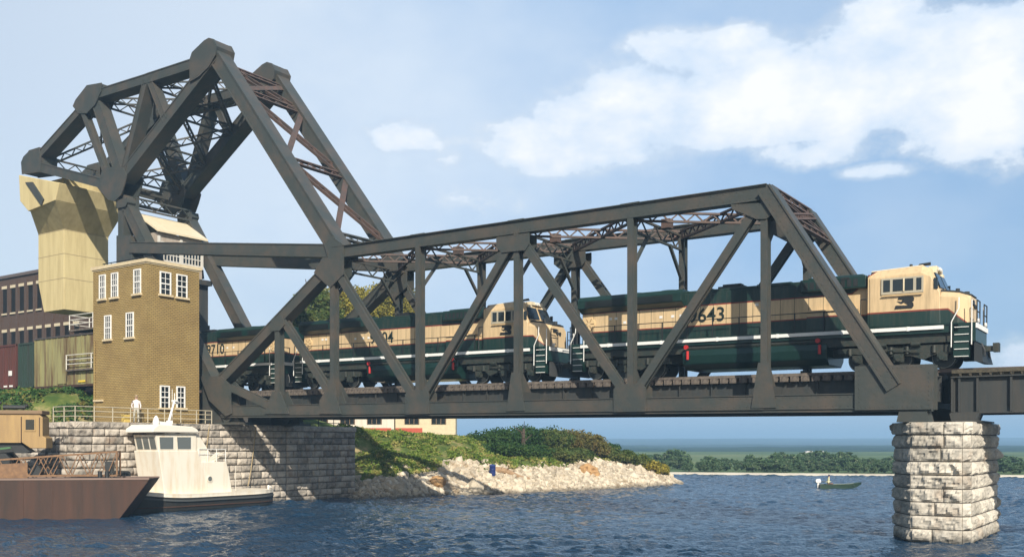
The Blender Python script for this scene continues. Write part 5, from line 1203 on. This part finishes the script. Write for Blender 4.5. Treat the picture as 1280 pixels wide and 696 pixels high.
# ------------------------------------------------------------------ work barge with crane
BR = math.atan2(C_, S_)
BB = BR + R_(9)     # barge lies across the view
def barge():
    d0 = 57.8; ox, oy = G(187, d0); Mz = Matrix.Rotation(BB, 3, 'Z')
    t = thing('work_barge', 'rusty brown flat barge with a raked end lying at the left', 'barge', (ox, oy, 0), BB)
    dk = CH - (598 - YH) * d0 / F_
    b = MB().prism([(0, dk), (-.15, dk - .25), (-1.9, -.3), (-1.9, -.9), (-30, -.9), (-30, dk)], 0, 3.0); b.build('hull', BROWNH, t, bevel=.03)
    mb = MB(); 
    for k in range(18): mb.bb(-2.2 - k * 1.6, -2.16 - k * 1.6, -.02, 0, -.2, dk - .12)
    mb.build('weld_seam', BROWNH, t)
    MB().bb(-30, -.02, -.04, .08, dk - .05, dk + .06).bb(-30, -.02, 2.94, 3.04, dk - .05, dk + .06).build('gunwale', mat('worn_edge_steel', (.20, .14, .11), .7), t)
    for x in (-2.9, -12): MB().cyl((x, .5, dk), (x, .5, dk + .45), .12).cyl((x + .4, .5, dk), (x + .4, .5, dk + .45), .12).bb(x - .2, x + .6, .3, .7, dk, dk + .06).build('bollard', BLACK, t)
    # crane boom resting on the deck
    bo = thing('crane_boom', 'rust brown lattice crane boom lying flat along the barge deck', 'crane boom', t.location + Mz @ Vector((-2.0, .75, dk)), BB)
    s = F_ / (d0 + 1.2); h1 = (592 - 562.5) / s; Lb = (150 + 20) / s; mb = MB()
    A = lambda u: h1 * (1 - .42 * u)
    x0, x1 = 0, -Lb; z0 = .18
    for y in (0, .8):
        mb.beam((x0, y, z0), (x1, y, z0), .09, .09); mb.beam((x0, y, z0 + A(0)), (x1, y, z0 + A(1)), .1, .1)
        n = 15
        for k in range(n):
            a, b2 = x1 * k / n, x1 * (k + 1) / n; za, zc = A(k / n), A((k + 1) / n)
            if k % 2: mb.beam((a, y, z0), (b2, y, z0 + zc), .05, .05)
            else: mb.beam((a, y, z0 + za), (b2, y, z0), .05, .05)
            if k % 3 == 1: mb.beam((a, y, z0 + za), (b2, y, z0), .04, .04)
        mb.beam((x0, y, z0), (x0, y, z0 + A(0)), .09, .09)
    for k in range(9): a = x1 * k / 8; mb.beam((a, 0, z0), (a, .8, z0), .06, .06); mb.beam((a, 0, z0 + A(k / 8)), (a, .8, z0 + A(k / 8)), .06, .06)
    mb.build('lattice', RUST, bo); MB().bb(-.7, -.3, .1, .7, .3, 1.0).build('sheave_block', BLACK, bo)
    mb = MB().prism([(x1, .05), (x1 + 3.2, .05), (x1 + 3.2, .95), (x1, .78)], -.03, 0); mb.build('side_plate', RUST, bo)
    MB().cyl((-4.6, .2, .45), (-4.6, .75, .45), .32, n=14).cyl((-5.6, .2, .45), (-5.6, .75, .45), .36, n=14).build('winch_drum', BLACK, bo)
    # crawler crane
    d1 = d0 + 1.2; s = F_ / d1; rx = lambda px: (px - 640) / F_ * d1 - (190 - 640) / F_ * d0; rz = lambda py: CH + (YH - py) * d1 / F_
    c = thing('crawler_crane', 'ochre crane cab with a sliding door and square window standing on the barge', 'crane', t.location + Mz @ Vector((rx(32), 1.7, dk)), BB); X = lambda px: rx(px) - rx(32); Z = lambda py: rz(py) - dk
    body = MB().prism([(X(-60), Z(553)), (X(-60), Z(518)), (X(62), Z(518)), (X(66), Z(522)), (X(66), Z(545)), (X(70), Z(547)), (X(70), Z(560)), (X(52), Z(560)), (X(42), Z(553))], -.1, 1.2).build('body', OCHRE, c, bevel=.04)
    MB().bb(X(16), X(41), -.14, -.09, Z(553), Z(521)).build('door', OCHRE, c); MB().bb(X(15.4), X(16.2), -.16, -.08, Z(553), Z(521)).bb(X(41), X(41.8), -.16, -.08, Z(553), Z(521)).build('door_track', BROWNH, c)
    w = MB().bb(X(45), X(58), -.14, -.09, Z(539), Z(523)).build('window', OCHRE, c); MB().bb(X(46.5), X(56.5), -.15, -.13, Z(537), Z(524.5)).build('pane', GLASS, w)
    MB().bb(X(-60), X(66), -.2, 1.3, Z(518), Z(513)).build('roof', mat('crane_roof', (.20, .13, .07), .7), c, bevel=.05)
    MB().bb(X(62), X(62.8), -.13, -.1, Z(545), Z(522)).build('corner_seam', BROWNH, c)
    MB().cyl((X(17), .4, Z(509)), (X(43), .4, Z(509)), .13, n=10).cyl((X(42), .4, Z(509)), (X(45), .4, Z(506)), .1).cyl((X(12), .5, Z(515)), (X(8), .5, Z(500)), .07).cyl((X(0), .5, Z(512)), (X(14), .5, Z(503)), .08).box((X(-4), .5, Z(506)), (.7, .6, .5)).build('exhaust_gear', BLACK, c)
    MB().prism([(X(-60), Z(566)), (X(-60), Z(553)), (X(38), Z(553)), (X(50), Z(564)), (X(44), Z(566))], .1, 1.1).build('turntable', BLACK, c)
    tr = MB(); zt_ = Z(566); 
    for y in (-.3, .8): tr.prism([(X(-60), 0.0), (X(26), 0.0), (X(33), zt_ * .35), (X(30), zt_ * .8), (X(24), zt_), (X(-60), zt_)], y, y + .5)
    tr.build('crawler_track', BLACK, c)
    MB().prism([(X(-10), Z(562)), (X(31), Z(558)), (X(32), Z(560)), (X(-10), Z(566))], -.5, -.35).build('side_arm', mat('bright_green_paint', (.05, .13, .05), .6), c)
barge()

# ------------------------------------------------------------------ fishing boat
def rowboat():
    d = CH * F_ / (610 - YH); x, y = G(1049.5, d); t = thing('jon_boat', 'small green flat bottomed fishing boat drifting on open water', 'boat', (x, y, 0), BR); L = 4.15; h = L / 2
    GB = mat('olive_green_boat', (.018, .045, .028), .5, (.03, .055, .03), 3)
    secs = [(-h, .62, .55, -.05, .42), (-h * .3, .68, .58, -.1, .42), (h * .35, .66, .5, -.06, .45), (h * .75, .52, .35, .12, .52), (h, .34, .2, .42, .62)]
    rings = [[(a, -w, zt_), (a, -wb, zb_), (a, wb, zb_), (a, w, zt_), (a, w - .05, zt_), (a, wb - .02, zb_ + .06), (a, -wb + .02, zb_ + .06), (a, -w + .05, zt_)] for a, w, wb, zb_, zt_ in secs]
    MB().loft(rings).build('hull', GB, t); MB().bb(-h - .02, -h + .04, -.6, .6, .02, .42).build('transom', GB, t)
    for a in (-1.25, .2, 1.2): MB().bb(a - .13, a + .13, -.6, .6, .26, .31).build('bench', GB, t)
    m = thing('outboard_motor', 'white outboard motor clamped to the stern of the green boat', 'outboard motor', t.location + Vector((-S_ * (h + .05), -C_ * (h + .05), .3)), BR)
    MB().loft([[(-.25, -.13, .25), (.2, -.13, .25), (.2, .13, .25), (-.25, .13, .25)], [(-.3, -.17, .42), (.25, -.17, .42), (.25, .17, .42), (-.3, .17, .42)], [(-.2, -.12, .62), (.15, -.12, .66), (.15, .12, .66), (-.2, .12, .62)]]).build('cowl', WHITEP, m, bevel=.03)
    MB().bb(-.1, .08, -.06, .06, -.45, .25).build('leg', WHITEP, m); MB().cyl((.1, 0, .35), (.7, 0, .42), .025).build('tiller', BLACK, m)
    J = [(0, 0, .22), (.02, 0, .42), (.05, 0, .66), (.07, 0, .76), (.10, 0, .85), (.10, 0, .98), (.05, .19, .64), (.12, .27, .42), (.3, .2, .36), (.05, -.19, .64), (-.05, -.28, .42), (-.22, -.2, .34),
         (.02, .1, .16), (.42, .13, .2), (.5, .13, -.18), (.02, -.1, .16), (.42, -.13, .2), (.5, -.13, -.18), (.62, .13, -.2), (.62, -.13, -.2), (.37, .18, .36), (-.3, -.18, .34)]
    Ed = [(0, 1), (1, 2), (2, 3), (3, 4), (4, 5), (2, 6), (6, 7), (7, 8), (2, 9), (9, 10), (10, 11), (0, 12), (12, 13), (13, 14), (0, 15), (15, 16), (16, 17), (14, 18), (17, 19), (8, 20), (11, 21)]
    Rr = [(.14, .16), (.12, .15), (.11, .17), (.06, .06), (.1, .085), (.09, .08), (.07, .07), (.05, .05), (.035, .035), (.07, .07), (.05, .05), (.035, .035), (.1, .1), (.075, .07), (.05, .05), (.1, .1), (.075, .07), (.05, .05), (.04, .04), (.04, .04), (.03, .03), (.03, .03)]
    loc = t.location + Vector((-S_ * 1.15, -C_ * 1.15, .30)); o = person('person in pale yellow shirt and dark cap sitting in the green boat', loc, BR, J, Ed, Rr, (.62, .60, .36), (.16, .10, .08), .26, None)
    MB().lathe([(.13, .0), (.125, .06), (.09, .12), (.02, .15)], (.10, 0, .93), 14).box((.24, 0, .94), (.14, .16, .02)).build('cap', mat('dark_cap', (.02, .025, .07), .8), o)
rowboat()

# ------------------------------------------------------------------ freight cars on the embankment, warehouse, passenger cars
def freight():
    Yf = 44.4; Yn = Yf - 1.5; z0 = 8.55
    def X(px): return P(px, 440, Yn)[0]
    xr = X(118); xm = X(44); 
    t = thing('boxcar', 'faded olive green boxcar stained with rust, left of the brick control house', 'railway car', ((xr + xm) / 2, Yf, z0), 0, 'freight cars on the embankment'); W = World(t)
    OL = mat('faded_olive_paint', (.27, .255, .11), .85, (.12, .075, .035), 1.6, streak=True, lo=.42, hi=.62, bump=.1)
    zt_ = P(100, 419, Yn)[1]; zb_ = P(100, 480, Yn)[1]
    W(MB().bb(xm, xr, Yn, Yn + 3, zb_, zt_), 'body', OL); W(MB().bb(xm - .1, xr + .1, Yn - .08, Yn + 3.08, zt_, zt_ + .12), 'roof', mat('dark_car_roof', (.07, .06, .055), .8))
    mb = MB(); 
    for k in range(11): x = xm + (xr - xm) * k / 10; mb.bb(x - .04, x + .04, Yn - .05, Yn, zb_, zt_)
    W(mb, 'side_rib', OL); W(MB().bb(X(72), X(84), Yn - .08, Yn - .051, zb_ + .1, zt_ - .1), 'door', OL); W(MB().bb(xm, xr, Yn - .06, Yn + .2, zb_ - .18, zb_), 'sill', BROWNH)
    for px in (78, 83): W(MB().box((X(px), Yn - .06, zb_ + .5), (.28, .03, .42)), 'placard', BLACK)
    W(MB().box((X(103), Yn - .06, zb_ + .22), (.9, .03, .14)), 'reflector', mat('yellow_mark', (.7, .5, .05), .5))
    def truck(W, x, y):
        mb = MB(); 
        for s in (-1, 1):
            mb.prism([(x - 1.1, 8.9), (x + 1.1, 8.9), (x + .6, 9.15), (x - .6, 9.15)], y + s * .95 - .08, y + s * .95 + .08)
        tr = W(mb, 'truck', BLACK)
        mb = MB()
        for a in (-.85, .85):
            for s in (-1, 1): mb.cyl((x + a, y + s * .72, 8.86), (x + a, y + s * .84, 8.86), .42, n=18)
        W(mb, 'wheel', BLACK, tr)
    truck(W, xm + 1.8, Yf); truck(W, xr - 1.8, Yf); W(MB().bb(xm, xr, Yf - .3, Yf + .3, 9.1, zb_ - .1), 'centre_sill', BLACK)
    t2 = thing('container_flatcar', 'black flatcar carrying shipping containers at the left edge', 'railway car', (xm - 5, Yf, z0), 0, 'freight cars on the embankment'); W = World(t2)
    W(MB().bb(xm - 18, xm - .6, Yn + .1, Yn + 2.9, zb_ - .35, zb_ - .05), 'deck', BLACK); truck(W, xm - 2.6, Yf)
    W(MB().bb(xm - .6, xm, Yf - .15, Yf + .15, zb_ - .3, zb_ - .1), 'coupler', BLACK)
    for a, b, lab, c1, c2 in ((X(21.5), X(41), 'dark green shipping container with a ribbed side on the flatcar', (.022, .05, .035), (.03, .04, .03)), (X(-40), X(19), 'dark red shipping container at the left end of the flatcar', (.12, .034, .025), (.07, .03, .022))):
        c = thing('shipping_container', lab, 'container', ((a + b) / 2, Yf, zb_)); CW = World(c); m = mat(lab[:9] + '_paint', c1, .7, c2, 2, streak=True)
        CW(MB().bb(a, b, Yn + .15, Yn + 2.8, zb_ - .02, zt_ - .15), 'body', m); mb = MB(); n = int((b - a) / .38)
        for k in range(n): x = a + .15 + k * .38; mb.bb(x, x + .19, Yn + .09, Yn + .16, zb_ + .15, zt_ - .3)
        CW(mb, 'corrugation', m); fr = MB()
        for z in (zb_, zt_ - .25): fr.bb(a, b, Yn + .06, Yn + .18, z, z + .14)
        for x in (a, b - .12): fr.bb(x, x + .12, Yn + .055, Yn + .17, zb_, zt_ - .12)
        CW(fr, 'frame', m)
        if c1[0] > .1:
            CW(MB().box((X(12), Yn + .05, zb_ + 1.25), (.5, .03, .4)).box((X(6), Yn + .05, zb_ + .2), (.5, .03, .14)).box((X(13), Yn + .05, zb_ + .2), (.5, .03, .14)), 'data_plate', WHITEP)
    # warehouse
    Yw = 62; a = P(-160, 400, Yw)[0]; b = P(104, 400, Yw)[0]; zt2 = P(20, 346, Yw)[1]
    w = thing('warehouse', 'long dark brick warehouse with rows of tall windows under cream lintels', 'building', ((a + b) / 2, Yw + 8, 8)); W = World(w)
    W(MB().bb(a, b, Yw, Yw + 16, 5, zt2), 'wall', DKBRICK); W(MB().bb(a - .2, b + .2, Yw - .2, Yw + 16.2, zt2, zt2 + .35), 'roof', mat('warehouse_coping', (.10, .08, .075), .8))
    step = 1.86; n = int((b - a) / step); LIN = mat('cream_lintel', (.52, .45, .32), .8)
    tops = [zt2 - 1.25 - k * 5.15 for k in range(3)]
    DW = mat('dark_window_void', (.012, .011, .010), .8, spec=.1)
    for j, zz in enumerate(tops):
        for k in range(n):
            x = b - .7 - k * step
            if x < P(-12, 400, Yw)[0] : break
            f = W(MB().bb(x - .98, x - .02, Yw - .02, Yw + .3, zz - 2.9, zz), 'window', DW); W(MB().bb(x - 1.1, x + .1, Yw - .12, Yw + .05, zz + .0, zz + .34), 'lintel', LIN, f); W(MB().bb(x - 1.1, x + .1, Yw - .16, Yw + .05, zz - 3.08, zz - 2.9), 'sill', LIN, f)
    for k in range(n):
        x = b - .2 - k * step
        if x < P(-12, 400, Yw)[0]: break
        W(MB().bb(x - .22, x + .22, Yw - .22, Yw + .02, 8, zt2 - .6), 'pilaster', DKBRICK)
freight()
def coaches():
    d = 106; s = F_ / d; zb_ = CH + (YH - 541) / s
    CW_ = mat('coach_white', (.66, .60, .50), .6, (.55, .48, .38), 3, streak=True); CY = mat('coach_yellow', (.62, .53, .34), .6, (.5, .42, .27), 3)
    for px0, px1, m, lab, yl in ((380, 492.5, CW_, 'white passenger car with a red stripe parked on the bank behind the abutment', 0), (494, 569.5, CY, 'cream and yellow passenger car whose right end is seen under the bridge', 1)):
        ox, oy = G(px0, d); t = thing('passenger_car', lab, 'railway car', (ox, oy, zb_ - .8), BR, 'passenger cars parked on the bank'); L = (px1 - px0) / s; z0 = .8
        MB().bb(0, L, 0, 2.8, z0 - .2, z0 + 2.9).build('body', m, t, bevel=.05)
        MB().prism([(-.05, z0 + 2.9), (.5, z0 + 3.3), (2.3, z0 + 3.3), (2.85, z0 + 2.9)], -.1, L + .1, 'x').build('roof', mat('coach_roof', (.3, .28, .25), .7), t)
        st = MB(); st.bb(0.02, L * (.97 if not yl else .45), -.03, 0, z0 + .05, z0 + .55); st.build('stripe', mat('coach_red', (.42, .07, .035), .6), t)
        for k in range(int(L / 2.9)):
            x = 1.0 + k * 2.9; w = MB().bb(x, x + 1.6, -.05, .01, z0 + .95, z0 + 1.95).build('window', GLASS, t); mb = MB()
            for q in range(4): mb.bb(x + q * .5, x + q * .5 + .06, -.07, -.04, z0 + .95, z0 + 1.95)
            mb.build('mullion', mat('brown_mullion', (.2, .12, .06), .7), w)
        for x in (1.6, L - 1.6):
            mb = MB()
            for a in (-.8, .8): mb.cyl((x + a, .3, z0 - .45), (x + a, .45, z0 - .45), .4, n=16).cyl((x + a, 2.3, z0 - .45), (x + a, 2.45, z0 - .45), .4, n=16)
            mb.bb(x - 1.2, x + 1.2, .2, 2.6, z0 - .5, z0 - .2); mb.build('truck', BLACK, t)
coaches()

# ------------------------------------------------------------------ haze
def haze():
    mb = MB().bb(-4300, 3200, -80, 5200, -6, 60); o = mb.build('haze', bpy.data.materials.new('haze')); m = o.data.materials[0]; m.use_nodes = True; N = m.node_tree.nodes; L = m.node_tree.links; N.clear()
    out = N.new('ShaderNodeOutputMaterial'); v = N.new('ShaderNodeVolumePrincipled'); v.inputs['Color'].default_value = (.42, .70, 1.0, 1); v.inputs['Density'].default_value = .00065; v.inputs['Anisotropy'].default_value = .0
    L.new(v.outputs[0], out.inputs['Volume']); tag(o, 'thin blue air haze over the river', 'haze', kind='stuff')
haze()
